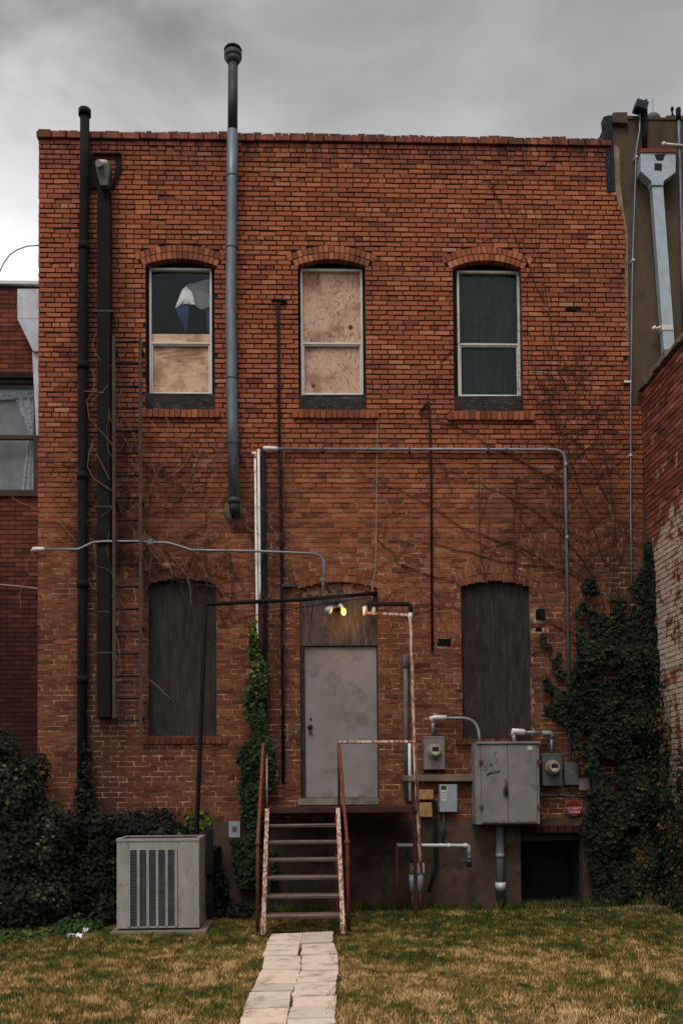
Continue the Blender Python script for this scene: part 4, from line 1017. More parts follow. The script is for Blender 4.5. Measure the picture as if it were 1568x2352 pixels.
# security sign
cxs, czs = X(1317, 1857, y=-.04), Z(1857, 1317, -.04)
t = thing('security_sign', 'dark red octagonal security sign half covered by ivy', 'sign', (cxs, -.03, czs - .13))
oc = lambda r, y0, y1, mb, n=8: mb.poly([(cxs + r * math.cos(a), czs + r * math.sin(a)) for a in [2 * math.pi * (i + .5) / n for i in range(n)]], y0, y1)
mb = MB(); oc(.122, -.03, -.015, mb); mb.build('edge_plate', M_signedge, t)
mb = MB(); oc(.114, -.034, -.0305, mb); mb.build('sign_face', M_signred, t)
mb = MB(); ring = [(cxs + 0.006 + .098 * math.cos(a), -.045, czs + .006 + .103 * math.sin(a)) for a in np.linspace(R(170), R(290), 16)]
mb.tube(ring, .006, 6); mb.build('rim', M_signrim, t)
for txt, v, s_ in (('SECURITY', 1857.4, .047), ('SYSTEMS', 1866, .045)):
    cu = bpy.data.curves.new('lettering', 'FONT'); cu.body = txt; cu.size = s_; cu.extrude = .002; cu.align_x = 'CENTER'; cu.align_y = 'CENTER'; cu.offset = .0016
    to = bpy.data.objects.new('tmp', cu); COL.objects.link(to)
    dg = bpy.context.evaluated_depsgraph_get(); me = bpy.data.meshes.new_from_object(to.evaluated_get(dg)); bpy.data.objects.remove(to)
    me.name = 'lettering'; me.materials.clear(); me.materials.append(M_signpink)
    lo2 = bpy.data.objects.new('lettering', me); COL.objects.link(lo2); lo2.parent = t
    rt = ROOT[t.name]; lo2.location = (0, -.038 - rt[1], Z(v, 1317, -.04) - rt[2]); lo2.rotation_euler = (math.pi / 2, 0, 0)

# right-hand stuff on the stucco building
t = thing('tin_downspout', 'pale blue tin downspout with a hexagonal hopper on the stucco wall', 'downspout', (X(1520, 700), -.1, 4))
yh = -.16
hx = [(1471, 349), (1551, 349), (1551, 395), (1523, 415), (1523, 424), (1496, 424), (1496, 415), (1471, 392)]
pp = [(P(u, v, yh).x, P(u, v, yh).z) for u, v in hx][::-1]
MB().poly(pp, yh, -.0).build('hopper', M_steelblue, t)
MB().box(X(1470, 345, y=yh), X(1552, 345, y=yh), yh - .015, .0, Z(350, 1510, yh), Z(342, 1510, yh), jit=.004).build('hopper_rim', M_rust, t)
pp = [(P(u, v, yh).x, P(u, v, yh).z) for u, v in [(1502, 354), (1528, 353), (1522, 368), (1508, 368)]][::-1]
MB().poly(pp, yh - .003, yh + .001).build('opening', M_ink, t)
pp = [(P(u, v, yh).x, P(u, v, yh).z) for u, v in [(1503, 374), (1520, 375), (1519, 392), (1502, 390)]][::-1]
MB().poly(pp, yh - .003, yh + .001).build('opening', M_ink, t)
mb = MB(); frus(mb, 1497, 1522, 426, 1526, 1552, 830, yh + .02, .11); mb.build('pipe_run', M_steelblue, t)
mb = MB(); frus(mb, 1519, 1545, 745, 1520, 1546, 757, yh + .01, .13); mb.build('band', M_fit, t)
mb = MB(); mb.tube([P(1521, 750, -.1), P(1505, 755, -.08)], .02, 6); mb.tube([P(1506, 751, -.08), P(1497, 757, -.06)], .03, 6); mb.build('stay', M_fit, t)
pp = [(P(u, v, -.05).x, P(u, v, -.05).z) for u, v in [(1468, 393), (1473, 390), (1500, 415), (1497, 432)]][::-1]
MB().poly(pp, -.05, .0).build('shadow_plate', M_rust, t)
t = thing('long_conduit', 'very thin grey conduit dropping from the roof lamp along the wall corner', 'conduit', (X(1450, 900), -.02, 3))
MB().tube(pl([(1470, 258), (1468, 300), (1461, 340), (1459, 400), (1452, 600), (1448, 900), (1448, 1200), (1452, 1500)], -.04), .012, 6).build('conduit_run', M_conduit, t)
mb = MB()
for u, v in ((1453, 597), (1447, 1046), (1461, 360), (1452, 1390)): p = P(u, v, -.04); mb.box(p.x - .02, p.x + .02, -.06, .03, p.z - .014, p.z + .014)
mb.build_each('clip', M_fit, t)
p = P(1437, 877, -.03); tag(MB().box(p.x - .03, p.x + .07, -.05, .03, p.z - .015, p.z + .015).build('pipe_strap', M_fit), 'small bright metal strap end where the brick meets the stucco', 'strap')
t = thing('roof_floodlight', 'blue-black floodlight on the stucco roof edge', 'floodlight', P(1470, 262, .0))
MB().tube([P(1462, 262, .0), P(1466, 252, -.03), P(1472, 247, -.05)], .02, 6).build('arm', M_black, t)
mb = MB(); c_ = P(1470, 247, -.06); mb.box(-.085, .085, -.08, .08, -.055, .065)
ob = mb; v2 = []
Mr = Matrix.Rotation(R(16), 3, 'Y')
for q in mb.v: v2.append(tuple(c_ + Mr @ Vector(q)))
mb.v = v2; mb.build('housing', M_blue, t, bevel=.01)
mb = MB(); mb.tube([P(1483, 228, .02), P(1484, 270, .02)], .018, 8); tag(mb.build('roof_post', M_black), 'thin black post just behind the roof floodlight', 'post')
tag(MB().tube([P(1481, 265, -.03), P(1480, 340, -.03)], .036, 8).build('dark_pipe', M_black), 'short thick dark pipe above the blue tin hopper', 'pipe')
tag(MB().tube([P(1499, 225, .6), P(1499, 268, .6)], .004, 4).build('antenna', M_black), 'hair-thin antenna above the stucco parapet', 'antenna')
tag(MB().ball(P(1499, 272, .4), .09, sc3=(1.2, 1, .9)).build('roof_dome', M_greyd), 'small grey domed vent behind the stucco parapet', 'vent')
mb = MB(); mb.tube([P(1543, 248, .3), P(1544, 275, .3)], .012, 6); mb.ball(P(1543, 250, .3), .024, sc3=(1, 1, 1.6)); mb.ball(P(1543.5, 265, .3), .03, sc3=(1, 1, .6)); tag(mb.build('roof_finial', M_black), 'small black roof fitting left of the roof pipe at right', 'vent')
t = thing('roof_vent_pipe', 'grey pipe with dark round top at the right frame edge', 'pipe', P(1560, 900, -.06))
MB().tube([P(1557.5, 255, -.06), P(1559, 330, -.06), P(1562, 430, -.06), P(1566, 600, -.06), P(1569, 760, -.06)], .022, 8).build('pipe_run', M_galv, t)
MB().tube([P(1557, 250, -.06), P(1557.5, 275, -.06)], .034, 8).ball(P(1557, 251, -.06), .034).build('cap', M_black, t)
MB().tube([P(1524, 330, -.09), P(1572, 334, -.09)], .018, 8).ball(P(1524, 330, -.09), .032).build('side_arm', M_fit, t)

# ================================================================ STEEL STAIRS
ZL = 1.33; YF = -1.1; NT = 6; RISE = ZL / 7; RUN = .205
xl_t, xr_t = P(609, 1855, YF).x, P(777, 1855, YF).x
xl_b, xr_b = P(600, 2143, -2.5).x, P(795, 2135, -2.5).x
sxl, sxr = (xl_t + xl_b) / 2, (xr_t + xr_b) / 2
xle, xre = P(611, 1852, YF).x, P(957, 1852, YF).x
t = thing('steel_staircase', 'rusty white and red steel stairs with open treads and railed landing at the door', 'staircase', ((sxl + sxr) / 2, -1.8, 0))
mb = MB().box(sxl - .01, xre, YF, -.002, ZL - .035, ZL); mb.build('landing', M_landing, t, bevel=.004)
mb = MB().box(sxl - .012, xre + .002, YF - .012, YF - .001, ZL - .06, ZL + .006); mb.build('landing_edge', M_landing, t)
for i in range(NT):
    zt_ = ZL - RISE * (i + 1); y1_ = YF - RUN * i - .0
    mb = MB().box(sxl + .045, sxr - .035, y1_ - RUN - .03, y1_ - .0, zt_ - .035, zt_, jit=.004)
    tr1 = mb.build('tread', M_tread, t, bevel=.004)
    MB().box(sxl + .046, sxr - .036, y1_ - RUN - .036, y1_ - RUN - .031, zt_ - .012, zt_ + .003, jit=.002).build('nosing', M_nosing, tr1)
yb_ = YF - RUN * 6 - .16
def slab(mb, x0, x1, pts):   # side profile (y,z) extruded along x
    n = len(mb.v); k = len(pts)
    mb.v += [(x0, p[0], p[1]) for p in pts] + [(x1, p[0], p[1]) for p in pts]
    mb.face(range(n, n + k)); mb.face(range(n + 2 * k - 1, n + k - 1, -1))
    for i in range(k): j = (i + 1) % k; mb.face((n + j, n + i, n + k + i, n + k + j))
sl = RISE / RUN
for xx, s_ in ((sxl, 1), (sxr, -1)):
    pr = [(YF, ZL), (YF - .08, ZL), (yb_ - .0, .10), (yb_, 0), (yb_ + .16, 0), (YF, ZL - .30)]
    mb = MB(); slab(mb, xx, xx + .006 * s_, pr); st_ = mb.build('stringer', M_rust, t)
    mb = MB(); a = Vector((xx, YF - .08, ZL)); b2 = Vector((xx, yb_, .10))
    n = len(mb.v)
    for q in (a, b2, Vector((xx, yb_, 0))):
        mb.v += [(q.x, q.y - .001, q.z), (q.x + .048 * s_, q.y - .001, q.z), (q.x + .048 * s_, q.y + .008, q.z - .002), (q.x, q.y + .008, q.z - .002)]
    for i in range(2):
        for k in range(4): k2 = (k + 1) % 4; mb.face((n + 4 * i + k, n + 4 * i + k2, n + 4 * i + 4 + k2, n + 4 * i + 4 + k))
    mb.build('flange', M_whiterust, st_)
RH = .80
for xx, s_, nm in ((sxl - .022, -1, 'l'), (sxr + .025, 1, 'r')):
    top_ = Vector((xx + (-.0 if s_ < 0 else -.03), YF - .03, ZL + RH)); low_ = Vector((xx + .012 * s_, yb_ + .10, .98))
    MB().tube(bent([Vector((top_.x, YF - .03, ZL - .1)), top_, low_, Vector((low_.x + .01 * s_, yb_ + .08, .02))], .04, 3), .019, 8).build('handrail', M_rust, t)
    MB().ball(low_, .034).build('joint', M_rust, t)
MB().tube([Vector((sxl + .02, YF - .03, ZL)), Vector((sxl + .02, YF - .03, ZL + RH * .82))], .012, 6).build('post', M_whiterust, t)
MB().tube(bent([Vector((sxr + .0, YF - .03, ZL + RH)), Vector((xre - .03, YF - .03, ZL + RH - .0)), Vector((xre - .0, YF - .03, ZL - .05))], .01, 2), .020, 8).build('landing_rail', M_whiterust, t)
mb = MB(); mb.box(xre - .05, xre, YF, YF + .04, 0, ZL - .036); mb.build('landing_leg', M_landing, t)
mb = MB(); mb.box(sxl + .01, sxl + .05, YF + .01, YF + .05, 0, ZL - .036); mb.build('landing_leg', M_landing, t)
mb = MB(); mb.box(sxr - .06, sxr - .02, YF + .01, YF + .05, 0, ZL - .036); mb.build('landing_leg', M_rust, t)

# ================================================================ AIR CONDITIONER
ya = -2.25
x0, x1, z1, z0 = X(268, 1925, 2137, ya), X(457, 1925, 2137, ya), Z(1926, 360, ya), Z(2137, 360, ya)
pad_z = z0
t = thing('air_conditioner', 'large beige-grey outdoor air conditioning unit with vertical louvre grille', 'air conditioner', ((x0 + x1) / 2, ya + .4, pad_z))
D_ = .62
MB().box(x0 + .02, x1 - .02, ya + .03, ya + D_, z0 + .03, z1 - .03).build('inner_case', M_ink, t)
gx0, gx1 = X(296, 2000, y=ya), X(404, 2000, y=ya)
M_ac = paintmat('beige_enamel', (0.30, 0.28, 0.245), .7, var=.22, scale=3, stretch=(2, 2, .7), c2=(.16, .145, .12), thr=(.5, .75))
mb = MB(); mb.box(x0, gx0 - .005, ya, ya + .03, z0 + .02, z1 - .03).box(gx1 + .02, x1, ya, ya + .03, z0 + .02, z1 - .03)
mb.box(gx0 - .004, gx1 + .019, ya + .002, ya + .03, z1 - .13, z1 - .031).box(gx0 - .004, gx1 + .019, ya + .004, ya + .03, z0 + .02, z0 + .04)
mb.box(x0, x0 + .03, ya + .031, ya + D_, z0 + .02, z1 - .03).box(x1 - .02, x1, ya + .031, ya + D_, z0 + .02, z1 - .03).box(x0, x1, ya + D_, ya + D_ + .02, z0 + .02, z1 - .03)
mb.build('panel', M_ac, t, bevel=.003)
mb = MB(); frame = (x0 - .006, x1 + .006, ya - .008, ya + D_ + .03)
mb.box(frame[0], frame[1], frame[2], frame[2] + .03, z1 - .03, z1).box(frame[0], frame[1], frame[3] - .03, frame[3], z1 - .03, z1).box(frame[0], frame[0] + .04, frame[2] + .03, frame[3] - .03, z1 - .03, z1).box(frame[1] - .04, frame[1], frame[2] + .03, frame[3] - .03, z1 - .03, z1)
mb.build('lid', M_ac, t)
MB().box(frame[0] + .04, frame[1] - .04, frame[2] + .03, frame[3] - .03, z1 - .03, z1 - .012).build('fan_grille', M_black, t)
mb = MB(); cols = 5; cw = (gx1 - gx0) / cols
for i in range(cols + 1):
    a = gx0 + cw * i - .014
    mb.box(a, a + .028, ya - .006, ya + .02, z0 + .04, z1 - .13)
mb.build_each('grille_bar', M_ac, t)
mb = MB(); zz = z0 + .045
while zz < z1 - .135:
    mb.quad((gx0, ya + .002, zz), (gx1, ya + .002, zz), (gx1, ya + .022, zz + .012), (gx0, ya + .022, zz + .012)); zz += .0195
mb.build('louvres', M_greyd, t)
mb = MB()
for xx in (x0 + .04, gx0 - .02, gx1 + .03, x1 - .03):
    for zz in (z1 - .05, z0 + .05, (z0 + z1) / 2): mb.cyl((xx, ya, zz), (xx, ya - .004, zz), .006, seg=8)
mb.build_each('screw', M_rust, t)
MB().box(x0 + .02, x1 - .02, ya + .01, ya + D_, z0 - .001, z0 + .019).build('base', M_ink, t)
tag(MB().box(x0 - .06, x1 + .08, ya - .07, ya + D_ + .1, -.05, z0 - .002, jit=.006).build('concrete_pad', M_concrete, bevel=.01), 'worn concrete pad under the air conditioner', 'pad')
t, *_ = ebox('disconnect_box', 470, 489, 1956, 2010, -1.2, M_black, 'dark disconnect box behind the air conditioner'); 
q = P(480, 2020, -1.2)
tag(MB().box(q.x - .04, q.x + .04, -1.15, -1.08, 0, q.z + .6).build('support_post', M_black), 'dark post holding the disconnect box behind the air conditioner', 'post')

# ================================================================ GROUND, GRASS, PAVERS
mb = MB()
gxs = [-400, -60, -20] + list(np.linspace(-8, 9, 60)) + [20, 60, 400]; gys = [-400, -60, -20] + list(np.linspace(-13, 1.2, 60)) + [8, 60, 1500]
nx, ny = len(gxs), len(gys)
def hgt(x, y): return 0.018 * math.sin(x * 1.7 + y) + 0.014 * math.sin(y * 2.9 - x * .8) - .04 + (0.06 * max(0, min(1, (y + 1.5) / 1.2)) if x < -2 else 0)
for y in gys:
    for x in gxs: mb.v.append((x, y, hgt(x, y) if abs(x) < 10 and abs(y) < 14 else -.02))
for j in range(ny - 1):
    for i in range(nx - 1): a = j * nx + i; mb.face((a, a + 1, a + nx + 1, a + nx), 0, .5, True)
gr = mb.build('ground', M_ground); gr['kind'] = 'structure'

# walkway slabs: left and right columns measured between their joints
def c9(zx, zy): return (430.8 + zx * .3297, 1981.6 + zy * .3297)
Lq = [((583, 500), (797, 490), (781, 566), (546, 571)), ((560, 576), (779, 570), (766, 641), (521, 647)), ((536, 655), (787, 653), (784, 743), (521, 741)), ((517, 748), (779, 751), (756, 841), (471, 845)),
      ((471, 850), (747, 845), (731, 888), (445, 895)), ((431, 906), (717, 897), (713, 949), (415, 964)), ((412, 968), (713, 954), (708, 1004), (391, 1021)), ((396, 1027), (705, 1010), (688, 1128), (358, 1132)), ((356, 1138), (686, 1134), (676, 1200), (335, 1200))]
Rq = [((802, 489), (1012, 479), (1007, 551), (785, 560)), ((797, 574), (1014, 562), (1044, 636), (790, 643)), ((796, 650), (1043, 641), (1051, 743), (794, 752)), ((783, 759), (1046, 753), (1032, 824), (758, 840)),
      ((752, 846), (1030, 829), (1024, 916), (727, 934)), ((741, 940), (1040, 925), (1028, 997), (732, 1004)), ((716, 1010), (1026, 1002), (1022, 1079), (697, 1089)), ((694, 1094), (1024, 1085), (1030, 1150), (688, 1160)), ((688, 1165), (1030, 1156), (1036, 1205), (680, 1205))]
for side, segs in (('left', Lq), ('right', Rq)):
    for i, q4 in enumerate(segs):
        zt_ = .008 + random.uniform(-.004, .004)
        cs = [Vector(G(*c9(*q), zt_)) for q in q4]
        pts = []
        for k in range(4):          # slightly broken outline
            p, q = cs[k], cs[(k + 1) % 4]; nrm_ = Vector((q.y - p.y, p.x - q.x, 0)).normalized()
            for f in (0, .2, .4, .6, .8): pts.append(p.lerp(q, f) + nrm_ * random.uniform(-.007, .005) * (1 if f else .5))
        mb = MB(); n = len(pts)
        mb.v += [(p.x, p.y, p.z + random.uniform(-.001, .001)) for p in pts] + [(p.x, p.y, -.06) for p in pts]
        mb.face(list(range(n))[::-1]); mb.face(range(n, 2 * n))
        for k in range(n): j = (k + 1) % n; mb.face((k, j, n + j, n + k))
        me_o = mb.build('paving_slab', M_paver)
        ordn = ['first', 'second', 'third', 'fourth', 'fifth', 'sixth', 'seventh', 'eighth', 'ninth'][i]
        tag(me_o, 'cream path slab, %s from the stairs in the %s row' % (ordn, side), 'paving slab', 'cream slabs of the path to the stairs')

# grass blades (numpy, one mesh)
def blades(name, n, mat, region, hmin, hmax, patch, dens=None):
    (xa, xb), (ya_, yb2) = region
    x = rng.uniform(xa, xb, n); y = ya_ + (yb2 - ya_) * rng.uniform(0, 1, n) ** 1.0
    return x, y
def value_noise(x, y, f, seed):
    r = np.random.default_rng(seed); g = r.uniform(0, 1, (64, 64))
    X_ = (x * f) % 64; Y_ = (y * f) % 64; i = X_.astype(int); j = Y_.astype(int); fx = X_ - i; fy = Y_ - j
    fx = fx * fx * (3 - 2 * fx); fy = fy * fy * (3 - 2 * fy); i2 = (i + 1) % 64; j2 = (j + 1) % 64
    return g[i, j] * (1 - fx) * (1 - fy) + g[i2, j] * fx * (1 - fy) + g[i, j2] * (1 - fx) * fy + g[i2, j2] * fx * fy
def np_mesh(name, V, F, nper, rnd, mat, fn=None):
    me = bpy.data.meshes.new(name)
    nf = len(F)
    me.vertices.add(len(V)); me.vertices.foreach_set('co', V.astype(np.float32).ravel())
    me.loops.add(F.size); me.loops.foreach_set('vertex_index', F.astype(np.int32).ravel())
    me.polygons.add(nf); me.polygons.foreach_set('loop_start', (np.arange(nf) * F.shape[1]).astype(np.int32))
    try: me.polygons.foreach_set('loop_total', np.full(nf, F.shape[1], dtype=np.int32))
    except Exception: pass
    me.update(calc_edges=True); me.materials.append(mat)
    a = me.attributes.new('rnd', 'FLOAT', 'FACE'); a.data.foreach_set('value', rnd.astype(np.float32))
    return me
NB = 330000
yy_ = -13.3 + 6.0 + (5.9 - .1) * rng.uniform(0, 1, NB) ** 0.8 + rng.uniform(0, 1.3, NB)
yy_ = np.clip(yy_, -7.6, -.05)
half = (yy_ + 13.3) * .38 + .3
xx_ = rng.uniform(-1, 1, NB) * half - (yy_ + 13.3) * 0.0
xx_ = xx_ + (yy_ + 13.3) * math.tan(-YAW) * 1.0
slab_poly = [(G(u, v).x, G(u, v).y) for u, v in ((622, 2144), (765, 2139), (777, 2225), (768, 2350), (770, 2400), (538, 2400), (551, 2350), (580, 2265), (604, 2190))]
def inpoly(px_, py_, poly):
    ins = np.zeros(len(px_), bool); k = len(poly)
    for i in range(k):
        x1_, y1_ = poly[i]; x2_, y2_ = poly[(i + 1) % k]
        c_ = ((y1_ > py_) != (y2_ > py_)) & (px_ < (x2_ - x1_) * (py_ - y1_) / (y2_ - y1_ + 1e-12) + x1_); ins ^= c_
    return ins
jx = (value_noise(xx_ + 3, yy_ + 3, 9, 91) - .5) * .10
keep = ~inpoly(xx_ + jx, yy_, slab_poly)
keep &= ~((xx_ > ROOT['concrete_pad'][0] - .55) & (xx_ < ROOT['concrete_pad'][0] + .55) & (yy_ > ya - .08) & (yy_ < ya + 1))
xx_, yy_ = xx_[keep], yy_[keep]; nB = len(xx_)
pn = .20 * value_noise(xx_ + 10, yy_ + 20, 1.1, 1) + .24 * value_noise(xx_ + 10, yy_ + 20, 4.3, 2) + .30 * value_noise(xx_ + 10, yy_ + 20, 12.5, 3) + .26 * value_noise(xx_ + 10, yy_ + 20, 27, 4)
near = np.clip((-yy_ - 1.2) / 3.5, 0, 1)
dry = np.clip((pn - .5) * 2.3 + .54 - .30 * (1 - near) + rng.normal(0, .17, nB), 0, 1)
hh = rng.uniform(.015, .05, nB) * (.7 + .7 * value_noise(xx_ + 5, yy_ + 9, 6, 77)); ang = rng.uniform(0, 2 * math.pi, nB); lean = rng.uniform(.0, .03, nB)
wd = rng.uniform(.0035, .007, nB)
gz = np.array([hgt(a, b2) for a, b2 in zip(xx_, yy_)]) - .004
V = np.zeros((nB, 3, 3))
V[:, 0] = np.stack([xx_ - np.cos(ang) * wd, yy_ - np.sin(ang) * wd, gz], 1)
V[:, 1] = np.stack([xx_ + np.cos(ang) * wd, yy_ + np.sin(ang) * wd, gz], 1)
la = rng.uniform(0, 2 * math.pi, nB)
V[:, 2] = np.stack([xx_ + np.cos(la) * lean, yy_ + np.sin(la) * lean, gz + hh], 1)
# looser tufts and clumps over the lawn, along the wall foot and in the path joints
TX, TY, TD, TH = [], [], [], []
def tufts(cx_, cy_, k, d_, h_, sp):
    for a_, b_ in zip(cx_, cy_):
        q = rng.normal(0, sp, (k, 2)); TX.append(a_ + q[:, 0]); TY.append(b_ + q[:, 1]); TD.append(np.clip(rng.normal(d_ if np.isscalar(d_) else rng.uniform(*d_), .1, k), 0, 1)); TH.append(rng.uniform(.5, 1, k) * h_ * rng.uniform(.6, 1.2))
cx_ = rng.uniform(-1, 1, 1500); cy_ = rng.uniform(-7, -.6, 1500); cx_ = (cx_ * .38 + math.tan(-YAW)) * (cy_ + 13.3)
ok = ~inpoly(cx_, cy_, slab_poly); tufts(cx_[ok], cy_[ok], 14, (.1, 1.0), .065, .018)
cx_ = rng.uniform(XL0 - .5, XW, 420); tufts(cx_, rng.uniform(-.25, -.03, 420), 16, (.0, .45), .16, .03)
e_ = rng.uniform(0, 1, 160); L0, L1, R0, R1 = slab_poly[7], slab_poly[6], slab_poly[1], slab_poly[3]
tufts(L0[0] + (L1[0] - L0[0]) * e_, L0[1] + (L1[1] - L0[1]) * e_, 9, (.1, .8), .06, .02); tufts(R0[0] + (R1[0] - R0[0]) * e_, R0[1] + (R1[1] - R0[1]) * e_, 9, (.1, .8), .06, .02)
TX, TY, TD, TH = map(np.concatenate, (TX, TY, TD, TH)); nT = len(TX)
ang = rng.uniform(0, 2 * math.pi, nT); wd = rng.uniform(.003, .006, nT); la = rng.uniform(0, 2 * math.pi, nT); lean = TH * rng.uniform(.1, .8, nT); gz2 = np.full(nT, -.05)
gz2 = np.array([hgt(a, b2) for a, b2 in zip(TX, TY)]) - .004
V2 = np.zeros((nT, 3, 3)); V2[:, 0] = np.stack([TX - np.cos(ang) * wd, TY - np.sin(ang) * wd, gz2], 1); V2[:, 1] = np.stack([TX + np.cos(ang) * wd, TY + np.sin(ang) * wd, gz2], 1)
V2[:, 2] = np.stack([TX + np.cos(la) * lean, TY + np.sin(la) * lean, gz2 + TH], 1)
V = np.concatenate([V, V2]); dry = np.concatenate([dry, TD]); nB = len(V)
F = np.arange(nB * 3).reshape(nB, 3)
gm = np_mesh('grass', V.reshape(-1, 3), F, 3, dry, M_grassb)
go = bpy.data.objects.new('grass', gm); COL.objects.link(go); tag(go, 'short patchy lawn of green and dry straw-coloured grass', 'grass'); go['kind'] = 'stuff'

# ================================================================ LEAVES
def leaves(name, pts, nrm, size, mat, parent=None, rnd=None, spread=.8):
    """pts Nx3, nrm Nx3 outward; leaf of four points folded on its midrib"""
    n = len(pts); pts = np.asarray(pts); nrm = np.asarray(nrm)
    nn_ = nrm + rng.normal(0, spread * .5, (n, 3)); nn_ /= np.linalg.norm(nn_, axis=1, keepdims=True)
    down = np.array([0, 0, -1.0]) + rng.normal(0, .55, (n, 3)); tdir = down - (down * nn_).sum(1, keepdims=True) * nn_; tdir /= np.linalg.norm(tdir, axis=1, keepdims=True)
    sdir = np.cross(nn_, tdir); sz = rng.uniform(size[0], size[1], n)[:, None]
    V = np.zeros((n, 5, 3))
    V[:, 0] = pts; V[:, 1] = pts + tdir * sz * .35 + sdir * sz * .48 + nn_ * sz * .12
    V[:, 2] = pts + tdir * sz; V[:, 3] = pts + tdir * sz * .35 - sdir * sz * .48 + nn_ * sz * .12
    V[:, 4] = pts + tdir * sz * .55 + nn_ * sz * .0
    base = (np.arange(n) * 5)[:, None]
    F = np.concatenate([base + np.array([[0, 1, 4]]), base + np.array([[1, 2, 4]]), base + np.array([[2, 3, 4]]), base + np.array([[3, 0, 4]])], 0)
    if rnd is None: rnd = rng.uniform(0, 1, n)
    V = V.reshape(-1, 3)
    if parent is not None: o0 = np.array(ROOT[parent.name])
    else: o0 = np.array([V[:, 0].mean(), V[:, 1].mean(), V[:, 2].min()])
    me = np_mesh(name, V - o0, F, 3, np.tile(rnd, 4), mat)
    o = bpy.data.objects.new(name, me); COL.objects.link(o)
    if parent is not None: o.parent = parent
    else: o.location = o0
    return o
def wall_region(polyuv, n, y0, y1):
    """random points over an outline on the wall"""
    poly = [(P(u, v, 0).x, P(u, v, 0).z) for u, v in polyuv]
    xs = [p[0] for p in poly]; zs = [p[1] for p in poly]
    x = rng.uniform(min(xs), max(xs), n * 4); z = rng.uniform(min(zs), max(zs), n * 4)
    dx2 = (value_noise(x + 50, z + 50, 5, 9) - .5) * .22; dz2 = (value_noise(x + 20, z + 70, 5, 10) - .5) * .22
    k = inpoly(x + dx2, z + dz2, poly); x, z = x[k][:n], z[k][:n]
    y = -rng.uniform(y0, y1, len(x))
    return x, y, z
ivy = thing('ivy', 'dense dark ivy covering the right corner from ground to first floor', 'ivy', (X(1420, 1900), -.2, 0))
A = []
def add(poly, n, y0=.01, y1=.1, f=1):
    x, y, z = wall_region(poly, n, y0, y1)
    bul = value_noise(x + 9, z + 9, 2.2, 21) * .22 * f
    A.append(np.stack([x, y - bul, z], 1))
main = [(1345, 2085), (1338, 1905), (1345, 1840), (1330, 1800), (1325, 1750), (1316, 1690), (1285, 1660), (1270, 1600), (1276, 1570), (1300, 1590), (1316, 1560), (1312, 1500), (1322, 1440), (1318, 1380), (1325, 1360), (1335, 1395), (1345, 1345), (1360, 1345), (1365, 1400), (1375, 1420), (1395, 1395), (1408, 1360), (1418, 1375), (1405, 1430), (1440, 1420), (1455, 1350), (1460, 1280), (1478, 1270), (1482, 1400), (1500, 1500), (1520, 2085)]
add(main, 26000)
add([(1392, 1470), (1410, 1455), (1410, 1600), (1395, 1600)], 10)
add([(1470, 1250), (1455, 1330), (1450, 1420), (1480, 1430), (1478, 1250)], 700)
add([(1236, 1560), (1250, 1540), (1262, 1560), (1280, 1660), (1262, 1640)], 240, .01, .04, .2)
add([(1238, 1440), (1250, 1450), (1290, 1520), (1310, 1560), (1300, 1560), (1262, 1500)], 240, .01, .03, .2)
# creeping on the side wall
n = 16000; yv = -rng.uniform(0, 4.0, n) ** 1.0; z = rng.uniform(0, 3.4, n)
top_z = 3.2 - 1.9 * np.clip(-yv / 1.0, 0, 1) + (value_noise(yv + 30, z, 2.3, 31) - .5) * .9 + np.clip(value_noise(yv + 30, z * 0 + 3, 3.0, 33) - .55, 0, 1) * 2.0
k = z < top_z; yv, z = yv[k], z[k]
xw = XW + .16 * np.clip(1 - z / ztop_r, 0, 1) - rng.uniform(.01, .10, len(z)) - value_noise(yv + 8, z + 3, 2.4, 35) * .15
A2 = np.stack([xw, yv, z], 1)
A1 = np.concatenate(A)
gap = (A1[:, 0] > X(1393, 1550)) & (A1[:, 0] < X(1414, 1550)) & (A1[:, 2] > Z(1665)) & (A1[:, 2] < Z(1520)) & (rng.uniform(0, 1, len(A1)) < .8)
gap |= (A1[:, 0] > X(1362, 1395)) & (A1[:, 0] < X(1400, 1420)) & (A1[:, 2] > Z(1420)) & (rng.uniform(0, 1, len(A1)) < .85)
for (ua, ub, va, vb_, pr) in ((1327, 1357, 1784, 1820, 0), (1360, 1388, 1773, 1815, .25), (1290, 1334, 1838, 1878, 0), (1293, 1330, 1745, 1806, 0)):
    gap |= (A1[:, 0] > X(ua, va) - .02) & (A1[:, 0] < X(ub, va) + .02) & (A1[:, 2] < Z(va)) & (A1[:, 2] > Z(vb_)) & (rng.uniform(0, 1, len(A1)) > pr)
edgeness = value_noise(A1[:, 0] + 40, A1[:, 2] + 40, 3.2, 61) * .6 + value_noise(A1[:, 0] + 40, A1[:, 2] + 40, 9, 62) * .4
thin = np.clip((A1[:, 2] - 1.6) / 2.6, 0, 1) * np.clip((X(1480, 1500) - A1[:, 0]) / .6, 0, 1)
gap |= edgeness < .30 + .20 * thin
A1 = A1[~gap]
rn = np.concatenate([rng.beta(2, 2, len(A1)) * .9, rng.beta(2, 1.6, len(A2))])
AA = np.concatenate([A1, A2]); rn += .55 * (value_noise(AA[:, 0] - AA[:, 1] + 30, AA[:, 2] + 30, 4.5, 57) - .5)
rn += np.concatenate([np.clip(.35 - A1[:, 2] * .12, 0, .3) * (A1[:, 0] > X(1440, 2000)), np.zeros(len(A2)) + .05])
leaves('foliage', np.concatenate([A1, A2]), np.concatenate([np.tile([0, -1, .25], (len(A1), 1)), np.tile([-1, -.15, .25], (len(A2), 1))]), (.03, .078), M_ivy, ivy, np.clip(rn, 0, 1))
